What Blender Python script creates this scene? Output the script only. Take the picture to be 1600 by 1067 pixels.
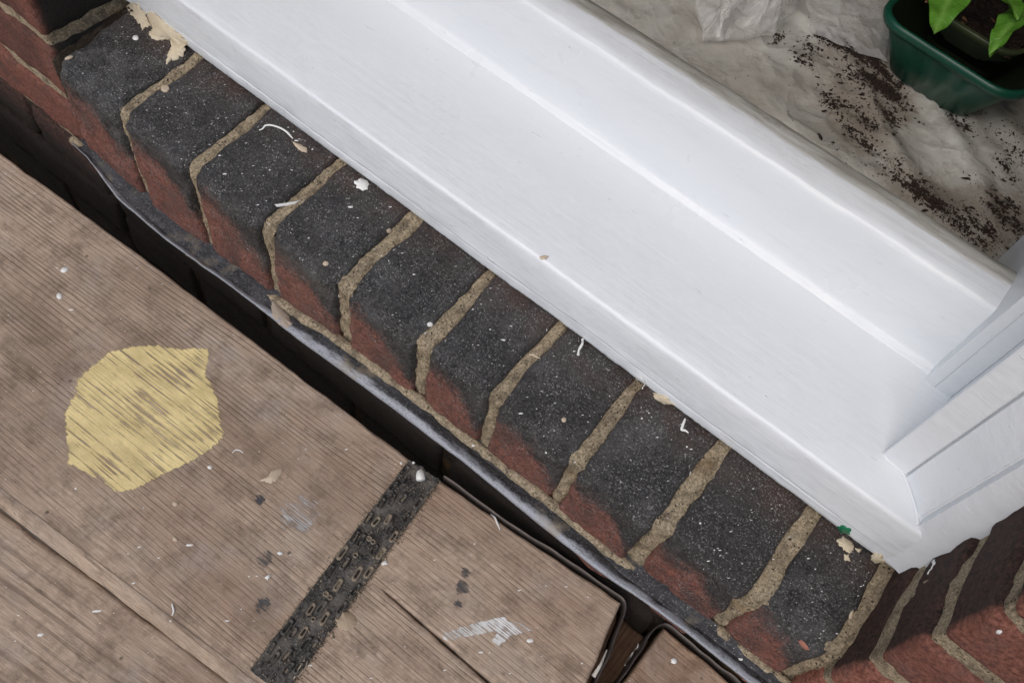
import bpy, math, random
import numpy as np
from mathutils import Vector, Matrix, noise, geometry
random.seed(7)
sc = bpy.context.scene
for o in list(bpy.data.objects): bpy.data.objects.remove(o)
COL = sc.collection
R = math.radians

# ------------------------------------------------------------------ camera, sky, sun, exposure
# world: X along the window sill, Y into the house, Z up; metres; origin on the front arris of the brick sill
M = np.array([[0.77485548, 0.58775522, -0.23268602],
              [0.61858947, -0.62920821, 0.47057847],
              [0.130177, -0.50856743, -0.85112462]])
CAM = np.array([0.5111866, -0.23922642, 0.51812343])
FPX = 1300.0
cd = bpy.data.cameras.new('camera'); cam = bpy.data.objects.new('camera', cd); COL.objects.link(cam)
cd.lens = 36 * FPX / 1600; cd.sensor_width = 36; cd.clip_start = 0.01; cd.clip_end = 500
cam.matrix_world = Matrix(((M[0][0], -M[0][1], -M[0][2], CAM[0]), (M[1][0], -M[1][1], -M[1][2], CAM[1]),
                           (M[2][0], -M[2][1], -M[2][2], CAM[2]), (0, 0, 0, 1)))
sc.camera = cam
SUN_EL, SUN_AZ = R(54), R(186)            # azimuth clockwise from +Y
w = bpy.data.worlds.new('World'); sc.world = w; w.use_nodes = True
nt = w.node_tree
sky = nt.nodes.new('ShaderNodeTexSky'); sky.sky_type = 'NISHITA'; sky.sun_disc = False
sky.sun_elevation = SUN_EL; sky.sun_rotation = SUN_AZ
sky.air_density = 1.0; sky.dust_density = 3.0; sky.ozone_density = 1.0
bg = nt.nodes['Background']; bg.inputs[1].default_value = 0.135
nt.links.new(sky.outputs[0], bg.inputs[0])
sd = bpy.data.lights.new('sun', 'SUN'); sd.energy = 0.9; sd.angle = R(60); sd.color = (1.0, 0.97, 0.93)
sun = bpy.data.objects.new('sun', sd); COL.objects.link(sun)
sdir = Vector((math.sin(SUN_AZ) * math.cos(SUN_EL), math.cos(SUN_AZ) * math.cos(SUN_EL), math.sin(SUN_EL)))
sun.rotation_euler = sdir.to_track_quat('Z', 'Y').to_euler()
sc.view_settings.view_transform = 'Standard'; sc.view_settings.look = 'None'
sc.view_settings.exposure = 0.15; sc.view_settings.gamma = 1.0
sc.render.engine = 'CYCLES'
sc.cycles.max_bounces = 5; sc.cycles.transparent_max_bounces = 12

# ------------------------------------------------------------------ helpers
def ray(px, py): return M @ np.array([(px - 800) / FPX, (py - 533.5) / FPX, 1.0])
def at(px, py, z):
    r = ray(px, py); t = (z - CAM[2]) / r[2]; return Vector(CAM + r * t)
def atY(px, py, Y):
    r = ray(px, py); t = (Y - CAM[1]) / r[1]; return Vector(CAM + r * t)
def N(x, y=0, z=0): return noise.noise(Vector((x, y, z)))
def fbm(x, y, z, o=4): return noise.fractal(Vector((x, y, z)), 0.9, 2.1, o)
def mesh(name, V, F, mat=None, parent=None, smooth=True, sharp=0):
    me = bpy.data.meshes.new(name); me.from_pydata([tuple(v) for v in V], [], F); me.update()
    if smooth:
        me.polygons.foreach_set('use_smooth', [True] * len(me.polygons))
        if sharp: me.set_sharp_from_angle(angle=R(sharp))
    o = bpy.data.objects.new(name, me); COL.objects.link(o)
    if mat: me.materials.append(mat)
    if parent: o.parent = parent
    return o
def thing(name, label, cat, loc=(0, 0, 0), rz=0, group=None):
    o = bpy.data.objects.new(name, None); COL.objects.link(o); o.location = loc; o.rotation_euler = (0, 0, rz)
    o.empty_display_size = .02
    return tag(o, label, cat, group)
def tag(o, label, cat, group=None):
    o['label'] = label; o['category'] = cat
    if group: o['group'] = group
    return o
def attr(o, name, vals):
    a = o.data.attributes.new(name, 'FLOAT', 'POINT'); a.data.foreach_set('value', list(vals))
def grid_faces(nu, nv, wrap=False):
    F = []
    for i in range(nu if wrap else nu - 1):
        for j in range(nv - 1):
            a = i * nv + j; b = ((i + 1) % nu) * nv + j
            F.append((a, b, b + 1, a + 1))
    return F
def interp(pts, n):
    P = np.array(pts, float); d = np.r_[0, np.cumsum(np.linalg.norm(np.diff(P, axis=0), axis=1))]
    t = np.linspace(0, d[-1], n)
    return np.stack([np.interp(t, d, P[:, k]) for k in range(P.shape[1])], 1)
def smooth_path(pts, n, it=8):
    Q = interp(pts, n)
    for _ in range(it): Q[1:-1] = (Q[:-2] + 2 * Q[1:-1] + Q[2:]) / 4
    return Q
def worn_box(sx, sy, sz, r=.004, res=.012, amp=.0012, seed=0, nmax=26):
    """brick with rounded, uneven arrises, centred"""
    V = []; F = []; idx = {}
    n = [max(3, min(nmax, int(s / res) + 1)) for s in (sx, sy, sz)]
    h = np.array([sx, sy, sz]) / 2
    def lin(k, i):
        # denser near the edges
        t = i / n[k] * 2 - 1
        return h[k] * (math.sin(t * math.pi / 2) * .55 + t * .45)
    def vid(i, j, k):
        key = (i, j, k)
        if key not in idx:
            p = np.array([lin(0, i), lin(1, j), lin(2, k)])
            c = np.clip(p, -(h - r), h - r); dlt = p - c; L = np.linalg.norm(dlt)
            if L > 1e-9: p = c + dlt / L * min(L, r) if L > r else p
            s = seed * 13.7
            nn = p / (np.linalg.norm(p) + 1e-9)
            dd = amp * (fbm(p[0] * 22 + s, p[1] * 22, p[2] * 22) + .5 * N(p[0] * 110 + s, p[1] * 110, p[2] * 110))
            p = p + (dlt / L if L > 1e-9 else nn * 0) * dd * 1.6 + dd * np.sign(p) * .5
            idx[key] = len(V); V.append(p)
        return idx[key]
    for a, (b, c) in ((0, (1, 2)), (1, (2, 0)), (2, (0, 1))):
        for side in (0, n[a]):
            for i in range(n[b]):
                for j in range(n[c]):
                    q = []
                    for (di, dj) in ((0, 0), (1, 0), (1, 1), (0, 1)):
                        k = [0, 0, 0]; k[a] = side; k[b] = i + di; k[c] = j + dj; q.append(vid(*k))
                    F.append(tuple(q) if side else tuple(q[::-1]))
    return V, F

# ------------------------------------------------------------------ node helper
class NB:
    def __init__(s, name):
        s.m = bpy.data.materials.new(name); s.m.use_nodes = True; s.t = s.m.node_tree
        s.b = s.t.nodes['Principled BSDF']; s.out = s.t.nodes['Material Output']
    def n(s, typ, **kw):
        nd = s.t.nodes.new(typ)
        for k, v in kw.items(): setattr(nd, k, v)
        return nd
    def put(s, sock, v):
        if isinstance(v, bpy.types.NodeSocket): s.t.links.new(v, sock)
        elif isinstance(v, (tuple, list)) and len(v) == 3 and sock.type == 'RGBA': sock.default_value = (*v, 1)
        else: sock.default_value = v
    def obj(s): return s.n('ShaderNodeTexCoord').outputs['Object']
    def geo(s): return s.n('ShaderNodeNewGeometry').outputs['Position']
    def mapv(s, v, sc=(1, 1, 1), loc=(0, 0, 0), rot=(0, 0, 0)):
        m = s.n('ShaderNodeMapping'); s.put(m.inputs['Vector'], v)
        m.inputs['Scale'].default_value = sc; m.inputs['Location'].default_value = loc; m.inputs['Rotation'].default_value = rot
        return m.outputs[0]
    def noise(s, v, scale, detail=4, rough=.55, dist=0, col=False):
        t = s.n('ShaderNodeTexNoise'); s.put(t.inputs['Vector'], v); s.put(t.inputs['Scale'], scale)
        t.inputs['Detail'].default_value = detail; t.inputs['Roughness'].default_value = rough; t.inputs['Distortion'].default_value = dist
        return t.outputs['Color' if col else 'Fac']
    def vor(s, v, scale, feat='F1', out='Distance', rnd=1.0):
        t = s.n('ShaderNodeTexVoronoi', feature=feat); s.put(t.inputs['Vector'], v); t.inputs['Scale'].default_value = scale
        t.inputs['Randomness'].default_value = rnd
        return t.outputs[out]
    def ramp(s, f, *st):
        r = s.n('ShaderNodeValToRGB'); s.put(r.inputs[0], f); e = r.color_ramp.elements
        while len(e) < len(st): e.new(.5)
        for k, (p, c) in enumerate(st):
            e[k].position = p; c = (c, c, c) if not isinstance(c, (tuple, list)) else c; e[k].color = (*c, 1)
        return r.outputs[0]
    def math(s, op, a, b=0.0, c=0.0, clamp=False):
        m = s.n('ShaderNodeMath', operation=op, use_clamp=clamp)
        s.put(m.inputs[0], a); s.put(m.inputs[1], b); s.put(m.inputs[2], c); return m.outputs[0]
    def mix(s, f, a, b, mode='MIX'):
        m = s.n('ShaderNodeMix', data_type='RGBA', blend_type=mode)
        s.put(m.inputs[0], f); s.put(m.inputs[6], a); s.put(m.inputs[7], b); return m.outputs[2]
    def attr(s, name): return s.n('ShaderNodeAttribute', attribute_name=name).outputs['Fac']
    def sep(s, v):
        x = s.n('ShaderNodeSeparateXYZ'); s.put(x.inputs[0], v); return x.outputs
    def rnd(s): return s.n('ShaderNodeObjectInfo').outputs['Random']
    def bump(s, h, strength=.5, dist=.001, prev=None):
        b = s.n('ShaderNodeBump'); s.put(b.inputs['Height'], h); b.inputs['Strength'].default_value = strength
        b.inputs['Distance'].default_value = dist
        if prev is not None: s.put(b.inputs['Normal'], prev)
        return b.outputs[0]
    def done(s, col, rough=.6, normal=None, **kw):
        s.put(s.b.inputs['Base Color'], col); s.put(s.b.inputs['Roughness'], rough)
        if normal is not None: s.put(s.b.inputs['Normal'], normal)
        for k, v in kw.items(): s.put(s.b.inputs[k.replace('_', ' ')], v)
        return s.m

# ------------------------------------------------------------------ materials
def m_sill_brick():
    b = NB('blackened_brick'); p = b.geo(); t = b.attr('red')
    n1 = b.noise(p, 38, 4); n2 = b.noise(p, 360, 5, .8); n3 = b.noise(p, 900, 3, .7)
    black = b.mix(b.ramp(n2, (.42, 0.), (.60, 1.)), (.003, .003, .0035), (.042, .041, .040))
    black = b.mix(b.ramp(b.noise(p, 26, 6, .75), (.47, 0.), (.66, .75)), black, b.mix(n2, (.02, .02, .02), (.17, .165, .16)))
    black = b.mix(b.math('MULTIPLY', b.rnd(), .6), black, b.mix(n2, (.0, .0, .0), (.05, .042, .038)))
    brown = b.mix(n2, (.03, .016, .012), (.085, .05, .038))
    black = b.mix(b.math('MULTIPLY', b.attr('back'), b.ramp(n1, (.35, .15), (.62, .9))), black, brown)
    red = b.mix(b.ramp(n2, (.40, 0.), (.60, 1.)), (.075, .024, .016), (.27, .10, .068))
    red = b.mix(b.ramp(b.noise(p, 30, 4, .6), (.48, 0.), (.68, .8)), red, (.05, .030, .026))
    red = b.mix(b.ramp(n3, (.62, 0.), (.75, .5)), red, (.30, .17, .13))
    f = b.math('ADD', t, b.math('ADD', b.math('MULTIPLY', b.math('SUBTRACT', b.noise(p, 55, 6, .75), .5), 1.1), b.math('MULTIPLY', b.math('SUBTRACT', n2, .5), .7)))
    f = b.ramp(f, (.34, 0.), (.72, 1.))
    col = b.mix(f, black, red)
    # pale grit and lime bloom
    grit = b.math('MULTIPLY', b.ramp(b.noise(p, 760, 3, .6), (.55, 0.), (.62, 1.)), b.ramp(b.noise(p, 48, 4, .65), (.36, .25), (.60, 1.)))
    col = b.mix(b.math('MULTIPLY', grit, .65), col, (.26, .255, .245))
    sp = b.ramp(b.vor(p, 260), (.0, 1.), (.10, 1.), (.16, 0.))
    spm = b.ramp(b.noise(p, 70, 3), (.54, 0.), (.60, 1.))
    col = b.mix(b.math('MULTIPLY', b.math('MULTIPLY', sp, spm), .75), col, (.50, .49, .45))
    scr = b.ramp(b.noise(b.mapv(p, (60, 420, 200), rot=(0, 0, .5)), 1.6, 3, .6, 1.2), (.66, 0.), (.70, 1.))
    col = b.mix(b.math('MULTIPLY', scr, .28), col, (.28, .27, .26))
    h = b.math('ADD', b.math('MULTIPLY', n2, .7), b.math('MULTIPLY', n3, .4))
    nrm = b.bump(b.noise(p, 130, 5, .7), .6, .0030); nrm = b.bump(h, .9, .0022, nrm); nrm = b.bump(b.noise(p, 1300, 2), .5, .0006, nrm)
    return b.done(col, b.ramp(n1, (.3, .42), (.7, .70)), nrm, Specular_IOR_Level=.5)
def m_wall_brick():
    b = NB('red_brick'); p = b.geo(); soot_shade = b.attr('soot_shade'); r = b.rnd()
    n1 = b.noise(p, 40, 5, .65); n2 = b.noise(p, 340, 5, .8)
    red = b.mix(b.ramp(n2, (.40, 0.), (.60, 1.)), (.13, .040, .026), (.44, .18, .12))
    red = b.mix(b.math('MULTIPLY', r, .6), red, (.10, .042, .034))
    red = b.mix(b.ramp(n1, (.5, 0.), (.75, .6)), red, (.13, .085, .075))
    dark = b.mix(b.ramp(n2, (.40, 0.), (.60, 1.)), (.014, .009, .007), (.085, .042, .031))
    f = b.ramp(b.math('ADD', soot_shade, b.math('MULTIPLY', b.math('SUBTRACT', n1, .5), .7)), (.35, 0.), (.65, 1.))  # mask for soot stain and painted shade alike
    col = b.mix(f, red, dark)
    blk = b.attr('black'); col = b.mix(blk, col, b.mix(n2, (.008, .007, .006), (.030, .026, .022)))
    col = b.mix(b.math('MULTIPLY', b.ramp(b.noise(p, 1400, 2), (.66, 0.), (.74, 1.)), .3), col, (.3, .25, .2))
    nrm = b.bump(n2, .9, .0024); nrm = b.bump(n1, .5, .004, nrm)
    return b.done(col, .8, nrm, Specular_IOR_Level=.3)
def m_mortar(name='sandy_mortar', base=((.17, .128, .080), (.84, .69, .47))):
    b = NB(name); p = b.geo()
    n1 = b.noise(p, 75, 5, .7); n2 = b.noise(p, 520, 6, .9)
    col = b.mix(b.ramp(n2, (.38, 0.), (.60, 1.)), *base)
    col = b.mix(b.ramp(n1, (.36, .6), (.52, 0.)), col, (.12, .095, .07))
    col = b.mix(b.ramp(b.noise(p, 24, 3), (.64, 0.), (.76, .45)), col, (.36, .22, .09))
    hole = b.ramp(b.vor(p, 330), (.0, 1.), (.16, 1.), (.26, 0.))
    hm = b.ramp(b.noise(p, 110, 2), (.46, 0.), (.54, 1.))
    hole = b.math('MULTIPLY', hole, hm)
    col = b.mix(b.math('MULTIPLY', hole, .85), col, (.025, .02, .016))
    h = b.math('SUBTRACT', n2, hole)
    return b.done(col, .92, b.bump(h, 1.0, .0032), Specular_IOR_Level=.2)
def m_flake():
    b = NB('old_cream_paint'); p = b.geo()
    n2 = b.noise(p, 300, 4, .7)
    col = b.mix(n2, (.42, .34, .22), (.74, .66, .50))
    return b.done(col, .8, b.bump(n2, .7, .0008))
def m_white(name='white_gloss_paint', dirt=False):
    b = NB(name); p = b.geo(); o = b.obj()
    col = (.715, .745, .770)
    brush = b.noise(b.mapv(p, (9, 260, 260)), 1.0, 4, .6)
    pim = b.ramp(b.vor(p, 95), (.0, 1.), (.05, 1.), (.10, 0.))
    pimm = b.ramp(b.noise(p, 22, 2), (.62, 0.), (.67, 1.)); pim = b.math('MULTIPLY', pim, pimm)
    lump = b.noise(p, 26, 3, .5)
    nick = b.ramp(b.noise(b.mapv(p, (55, 380, 380)), 1.0, 2, .5), (.74, 0.), (.78, 1.))
    nrm = b.bump(lump, .30, .008); nrm = b.bump(brush, .28, .0015, nrm)
    nrm = b.bump(pim, .5, .0010, nrm); nrm = b.bump(nick, .6, .0010, nrm)
    sp = b.ramp(b.vor(p, 120, rnd=1.0), (.0, 1.), (.022, 1.), (.034, 0.))
    spm = b.ramp(b.noise(p, 16, 2), (.66, 0.), (.69, 1.))
    c = b.mix(b.math('MULTIPLY', b.math('MULTIPLY', sp, spm), .25), col, (.40, .38, .36))
    c = b.mix(b.ramp(b.noise(p, 7, 3), (.35, 0.), (.75, .25)), c, (.72, .74, .735))
    if dirt:
        d = b.attr('grime')
        nn = b.noise(b.mapv(p, (22, 160, 60)), 1.0, 5, .7)
        f = b.ramp(b.math('ADD', d, b.math('MULTIPLY', b.math('SUBTRACT', nn, .5), .7)), (.38, 0.), (.62, 1.))
        g = b.mix(b.ramp(nn, (.42, 0.), (.66, 1.)), (.30, .29, .25), (.52, .515, .485))
        g = b.mix(b.ramp(b.noise(p, 500, 3, .7), (.60, 0.), (.72, .55)), g, (.22, .19, .15))
        edge = b.ramp(b.math('ABSOLUTE', b.math('SUBTRACT', f, .5)), (.0, .5), (.35, 0.))
        c = b.mix(f, c, g); c = b.mix(b.math('MULTIPLY', edge, .45), c, (.55, .46, .33))
        # worn scratches in the old paint
        s2 = b.ramp(b.noise(b.mapv(p, (40, 300, 300)), 1.0, 3, .6), (.64, 0.), (.68, 1.))
        c = b.mix(b.math('MULTIPLY', b.math('MULTIPLY', s2, f), .6), c, (.28, .25, .21))
    ck = b.attr('crack'); c = b.mix(b.math('MULTIPLY', ck, .6), c, (.30, .30, .30))
    return b.done(c, b.ramp(lump, (.3, .26), (.7, .40)), nrm, Specular_IOR_Level=.5)
def m_wood(name, coarse=1.0, tint=(1, 1, 1), pitch=260., red=True):
    b = NB(name); o = b.obj(); r = b.rnd()
    wob = b.noise(b.mapv(o, (1.6, 9, 9)), 1.0, 2, .45)
    y = b.sep(o)[1]; x = b.sep(o)[0]
    yy = b.math('ADD', y, b.math('MULTIPLY', b.math('SUBTRACT', wob, .5), .030 * coarse))
    # growth lines with unequal spacing
    irr = b.noise(b.mapv(o, (.5, 26, 26)), 1.0, 3, .6)
    ph = b.math('ADD', b.math('MULTIPLY', yy, pitch * 6.283), b.math('MULTIPLY', irr, 14.))
    ln = b.math('MULTIPLY', b.math('ADD', b.math('SINE', ph), 1.0), .5)
    fade = b.math('MULTIPLY', b.ramp(b.noise(b.mapv(o, (9, 45, 45)), 1.0, 4, .7), (.36, .10), (.60, 1.)), b.ramp(b.noise(b.mapv(o, (1.1, 13, 13), loc=(.3, .45, 0)), 1.0, 2, .5), (.36, .12), (.58, 1.)))
    line = b.math('MULTIPLY', b.ramp(ln, (.62, 0.), (.97, 1.)), fade)
    fib = b.noise(b.mapv(o, (34, 640, 640)), 1.0, 5, .8)
    fib2 = b.noise(b.mapv(o, (70, 1500, 1500)), 1.0, 3, .6)
    T = lambda c: tuple(c[k] * tint[k] for k in range(3))
    col = b.mix(b.ramp(fib, (.30, 0.), (.70, 1.)), T((.19, .145, .110)), T((.48, .39, .31)))
    col = b.mix(b.math('MULTIPLY', line, .52), col, T((.10, .070, .050)))
    col = b.mix(b.ramp(b.noise(b.mapv(o, (5, 11, 11)), 1.0, 4, .6), (.46, 0.), (.74, .75)), col, T((.13, .088, .062)))
    if red: col = b.mix(b.ramp(b.noise(b.mapv(o, (4, 9, 9), loc=(3.1, 1.7, 0)), 1.0, 4, .6), (.54, 0.), (.74, .6)), col, T((.22, .14, .10)))
    col = b.mix(b.ramp(b.noise(o, 17, 4, .65), (.52, 0.), (.76, .45)), col, (.36, .33, .30))
    col = b.mix(b.ramp(b.noise(o, 42, 5, .75), (.47, 0.), (.66, .62)), col, T((.115, .084, .063)))
    # dark dirt specks and small stains
    kn = b.vor(b.mapv(o, (7, 16, 1), loc=(.37, .2, 0)), 1.0); kr = b.math('MULTIPLY', b.ramp(kn, (.0, 1.), (.10, .8), (.20, 0.)), b.ramp(b.noise(o, 90, 4), (.3, .3), (.6, 1.)))
    col = b.mix(b.math('MULTIPLY', kr, .55), col, T((.085, .055, .04)))
    sp = b.ramp(b.vor(o, 75), (.0, 1.), (.07, 1.), (.15, 0.)); spm = b.ramp(b.noise(o, 30, 2), (.56, 0.), (.62, 1.))
    col = b.mix(b.math('MULTIPLY', b.math('MULTIPLY', sp, spm), .7), col, (.03, .024, .02))
    dk = b.ramp(b.noise(b.mapv(o, (60, 130, 130)), 1.0, 4, .75), (.60, 0.), (.72, .6)); col = b.mix(dk, col, T((.06, .04, .03)))
    col = b.mix(b.ramp(fib2, (.62, 0.), (.72, .35)), col, (.04, .027, .02))
    h = b.math('SUBTRACT', b.math('MULTIPLY', fib, .8), b.math('MULTIPLY', line, .7))
    nrm = b.bump(h, .55, .0013)
    return b.done(col, .82, nrm, Specular_IOR_Level=.25)
def m_paint_on_wood(name, ca, cb, cover=.5, pitch=260., fine=False):
    """dry brushed paint: covers the ridges, misses the hollows of the grain"""
    b = NB(name); o = b.obj()
    e = b.attr('edge')
    s1 = b.noise(b.mapv(o, (11 if not fine else 16, 520 if not fine else 620, 1)), 1.0, 3, .6)
    blot = b.noise(b.mapv(o, (28, 34, 1)), 1.0, 3, .6)
    miss = b.math('SUBTRACT', b.math('ADD', s1, b.math('MULTIPLY', blot, .9 if fine else .6)), cover if fine else cover - .165)
    miss = b.ramp(miss, (.50, 0.), (.60, 1.))
    n = b.noise(b.mapv(o, (60, 420, 1)), 1.0, 4, .7)
    eg = b.ramp(b.math('ADD', e, b.math('MULTIPLY', b.math('SUBTRACT', n, .5), .9)), (.30, 0.), (.36, 1.))
    al = b.math('MULTIPLY', eg, b.math('SUBTRACT', 1.0, b.math('MULTIPLY', miss, .92)))
    c = b.mix(b.ramp(b.noise(o, 45, 4, .6), (.35, 0.), (.65, 1.)), ca, cb)
    c = b.mix(b.ramp(b.vor(o, 130), (.0, .8), (.035, .8), (.06, 0.)), c, (.12, .07, .03))
    nrm = b.bump(b.math('ADD', b.noise(o, 420, 4, .6), b.math('MULTIPLY', s1, 1.2)), .55, .0008)
    al = b.math('MULTIPLY', al, b.ramp(b.noise(b.mapv(o, (20, 60, 1)), 1.0, 4, .7), (.34, .82), (.54, 1.)))
    b.done(c, .6, nrm)
    b.put(b.b.inputs['Alpha'], al)
    return b.m
def m_lead():
    b = NB('weathered_lead'); p = b.geo()
    n1 = b.noise(b.mapv(p, (40, 160, 160)), 1.0, 5, .7); n2 = b.noise(p, 600, 3, .7); u = b.attr('nose')
    c = b.mix(b.ramp(n1, (.35, 0.), (.68, 1.)), (.010, .010, .011), (.065, .066, .072))
    f = b.ramp(b.math('ADD', u, b.math('MULTIPLY', b.math('SUBTRACT', n1, .5), 1.3)), (.38, 0.), (.72, 1.))
    c = b.mix(f, c, (.29, .305, .335))
    c = b.mix(b.ramp(n2, (.54, 0.), (.68, .6)), c, (.22, .22, .22))
    c = b.mix(b.ramp(n2, (.32, .7), (.46, 0.)), c, (.03, .03, .03))
    c = b.mix(b.ramp(b.noise(p, 30, 4, .6), (.58, 0.), (.70, .6)), c, (.24, .20, .14))
    return b.done(c, .55, b.bump(b.math('ADD', n1, n2), .5, .0008), Metallic=.25)
def m_simple(name, c, rough=.5, var=.25, scale=200, bump=.3, **kw):
    b = NB(name); p = b.geo(); n = b.noise(p, scale, 4, .6)
    col = b.mix(n, tuple(x * (1 - var) for x in c), tuple(min(1, x * (1 + var)) for x in c))
    return b.done(col, rough, b.bump(n, bump, .0006), **kw)
def m_plate():
    b = NB('dirty_zinc_plate'); p = b.geo()
    n1 = b.noise(p, 55, 5, .65); n2 = b.noise(p, 480, 4, .7)
    c = b.mix(b.ramp(n2, (.4, 0.), (.6, 1.)), (.012, .011, .010), (.075, .070, .062))
    c = b.mix(b.ramp(n1, (.46, 0.), (.68, .85)), c, (.17, .155, .135))
    c = b.mix(b.ramp(b.noise(p, 260, 4, .7), (.60, 0.), (.72, .6)), c, (.22, .185, .14))
    return b.done(c, b.ramp(n1, (.3, .35), (.7, .7)), b.bump(n2, .7, .001), Metallic=.35)
def m_sheet():
    b = NB('dusty_white_board'); p = b.geo()
    n1 = b.noise(p, 11, 5, .6, .6); n2 = b.noise(p, 300, 4, .7); n3 = b.noise(p, 40, 5, .7)
    c = b.mix(b.ramp(n1, (.36, 0.), (.66, 1.)), (.40, .38, .335), (.62, .62, .57))
    soil = b.attr('soil')
    f = b.ramp(b.math('ADD', soil, b.math('MULTIPLY', b.math('SUBTRACT', b.noise(p, 70, 6, .8), .5), 1.8)), (.46, 0.), (.95, .5))
    c = b.mix(f, c, (.16, .105, .065))
    c = b.mix(b.ramp(n3, (.54, 0.), (.74, .5)), c, (.27, .225, .185))
    edge = b.ramp(b.vor(b.mapv(p, (1, 1, 0)), 9.0, 'DISTANCE_TO_EDGE'), (.0, 1.), (.012, 0.))
    edge = b.math('MULTIPLY', edge, 0.)
    c = b.mix(b.math('MULTIPLY', edge, .6), c, (.17, .15, .13))
    nrm = b.bump(b.math('SUBTRACT', n2, b.math('MULTIPLY', edge, 3)), .22, .0006); cr = b.math('ABSOLUTE', b.math('SUBTRACT', b.noise(p, 9, 3, .5, .3), .5)); cr2 = b.math('ABSOLUTE', b.math('SUBTRACT', b.noise(p, 24, 3, .5, .3), .5))
    nrm = b.bump(b.ramp(cr, (.0, 1.), (.09, 0.)), .42, .006, nrm); nrm = b.bump(b.ramp(cr2, (.0, 1.), (.09, 0.)), .28, .003, nrm)
    return b.done(c, b.ramp(n1, (.35, .18), (.7, .36)), nrm, Specular_IOR_Level=.7, Coat_Weight=.6, Coat_Roughness=.08)
def m_film():
    b = NB('clear_plastic_film'); p = b.geo()
    n = b.noise(p, 60, 4)
    b.done((.82, .81, .78), .10, b.bump(n, .4, .002), Specular_IOR_Level=.9)
    b.put(b.b.inputs['Alpha'], b.ramp(b.noise(p, 30, 4, .7), (.3, .16), (.7, .55)))
    return b.m
def m_leaf():
    b = NB('green_leaf'); o = b.obj()
    x, y, z = b.sep(o)
    v = b.math('SINE', b.math('MULTIPLY', b.math('SUBTRACT', x, b.math('MULTIPLY', b.math('ABSOLUTE', y), .8)), 900.))
    v = b.ramp(v, (.80, 0.), (1., 1.))
    mid = b.ramp(b.math('ABSOLUTE', y), (.0, 1.), (.0011, 0.))
    n = b.noise(o, 120, 4)
    c = b.mix(n, (.055, .17, .014), (.13, .32, .035))
    c = b.mix(b.math('MULTIPLY', v, .25), c, (.17, .36, .06)); c = b.mix(b.math('MULTIPLY', mid, .6), c, (.22, .42, .09))
    nrm = b.bump(b.math('ADD', v, b.math('MULTIPLY', n, .6)), .35, .0009)
    return b.done(c, .38, nrm, Specular_IOR_Level=.5, Subsurface_Weight=.0)
def m_soil():
    b = NB('dark_potting_soil'); p = b.geo(); n = b.noise(p, 260, 5, .75)
    c = b.mix(b.ramp(n, (.35, 0.), (.7, 1.)), (.010, .006, .004), (.060, .034, .022))
    c = b.mix(b.ramp(b.vor(p, 190), (.0, .7), (.08, .7), (.13, 0.)), c, (.19, .09, .04))
    return b.done(c, .9, b.bump(n, 1., .003))

MB_, MW, MM = m_sill_brick(), m_wall_brick(), m_mortar()
MMD = m_mortar('dark_mortar', ((.02, .015, .011), (.075, .055, .038)))  # mortar darkened to carry the shade in the gap under the lead
MFL, MWH, MWD = m_flake(), m_white(), m_white('white_gloss_paint_with_grime', True)
MLEAD, MPL = m_lead(), m_plate()
MPITCH = 250.
MWOOD = m_wood('weathered_pine', 1.0, (1.26, 1.22, 1.16), MPITCH)
MWOOD2 = m_wood('weathered_pine_wide_grain', .9, (1.22, 1.18, 1.12), 95., False)
MWOOD3 = m_wood('weathered_pine_brown', 1.0, (1.2, 1.05, .92), 210.)
MCHIP = m_simple('white_paint_chip', (.72, .72, .69), .45, .12)
MCREAM = m_simple('cream_paint_chip', (.50, .41, .30), .6, .2)

# ------------------------------------------------------------------ ground far below the scaffold and the room behind the window
def box(name, x0, x1, y0, y1, z0, z1, mat, parent=None):
    V = [(x, y, z) for x in (x0, x1) for y in (y0, y1) for z in (z0, z1)]
    F = [(0, 1, 3, 2), (4, 6, 7, 5), (0, 4, 5, 1), (2, 3, 7, 6), (0, 2, 6, 4), (1, 5, 7, 3)]
    return mesh(name, V, F, mat, parent, False)
g = mesh('ground', [(-150, -150, -2.2), (150, -150, -2.2), (150, 150, -2.2), (-150, 150, -2.2)], [(0, 1, 2, 3)],
         m_simple('earth', (.10, .085, .065), .9, .4, 6)); g['kind'] = 'structure'
MPLAST = m_simple('plaster', (.46, .44, .40), .8, .05, 8)
for nm, a in (('room_floor', (-1.6, 2.2, .2, 3.2, -1.05, -1.0)), ('room_ceiling', (-1.6, 2.2, .2, 3.2, 1.55, 1.6)),
              ('room_wall_left', (-1.65, -1.6, .2, 3.2, -1.0, 1.55)), ('room_wall_right', (2.2, 2.25, .2, 3.2, -1.0, 1.55)),
              ('room_wall_back', (-1.6, 2.2, 3.2, 3.25, -1.0, 1.55))):
    o = box(nm, *a, MPLAST); o['kind'] = 'structure'

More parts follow.
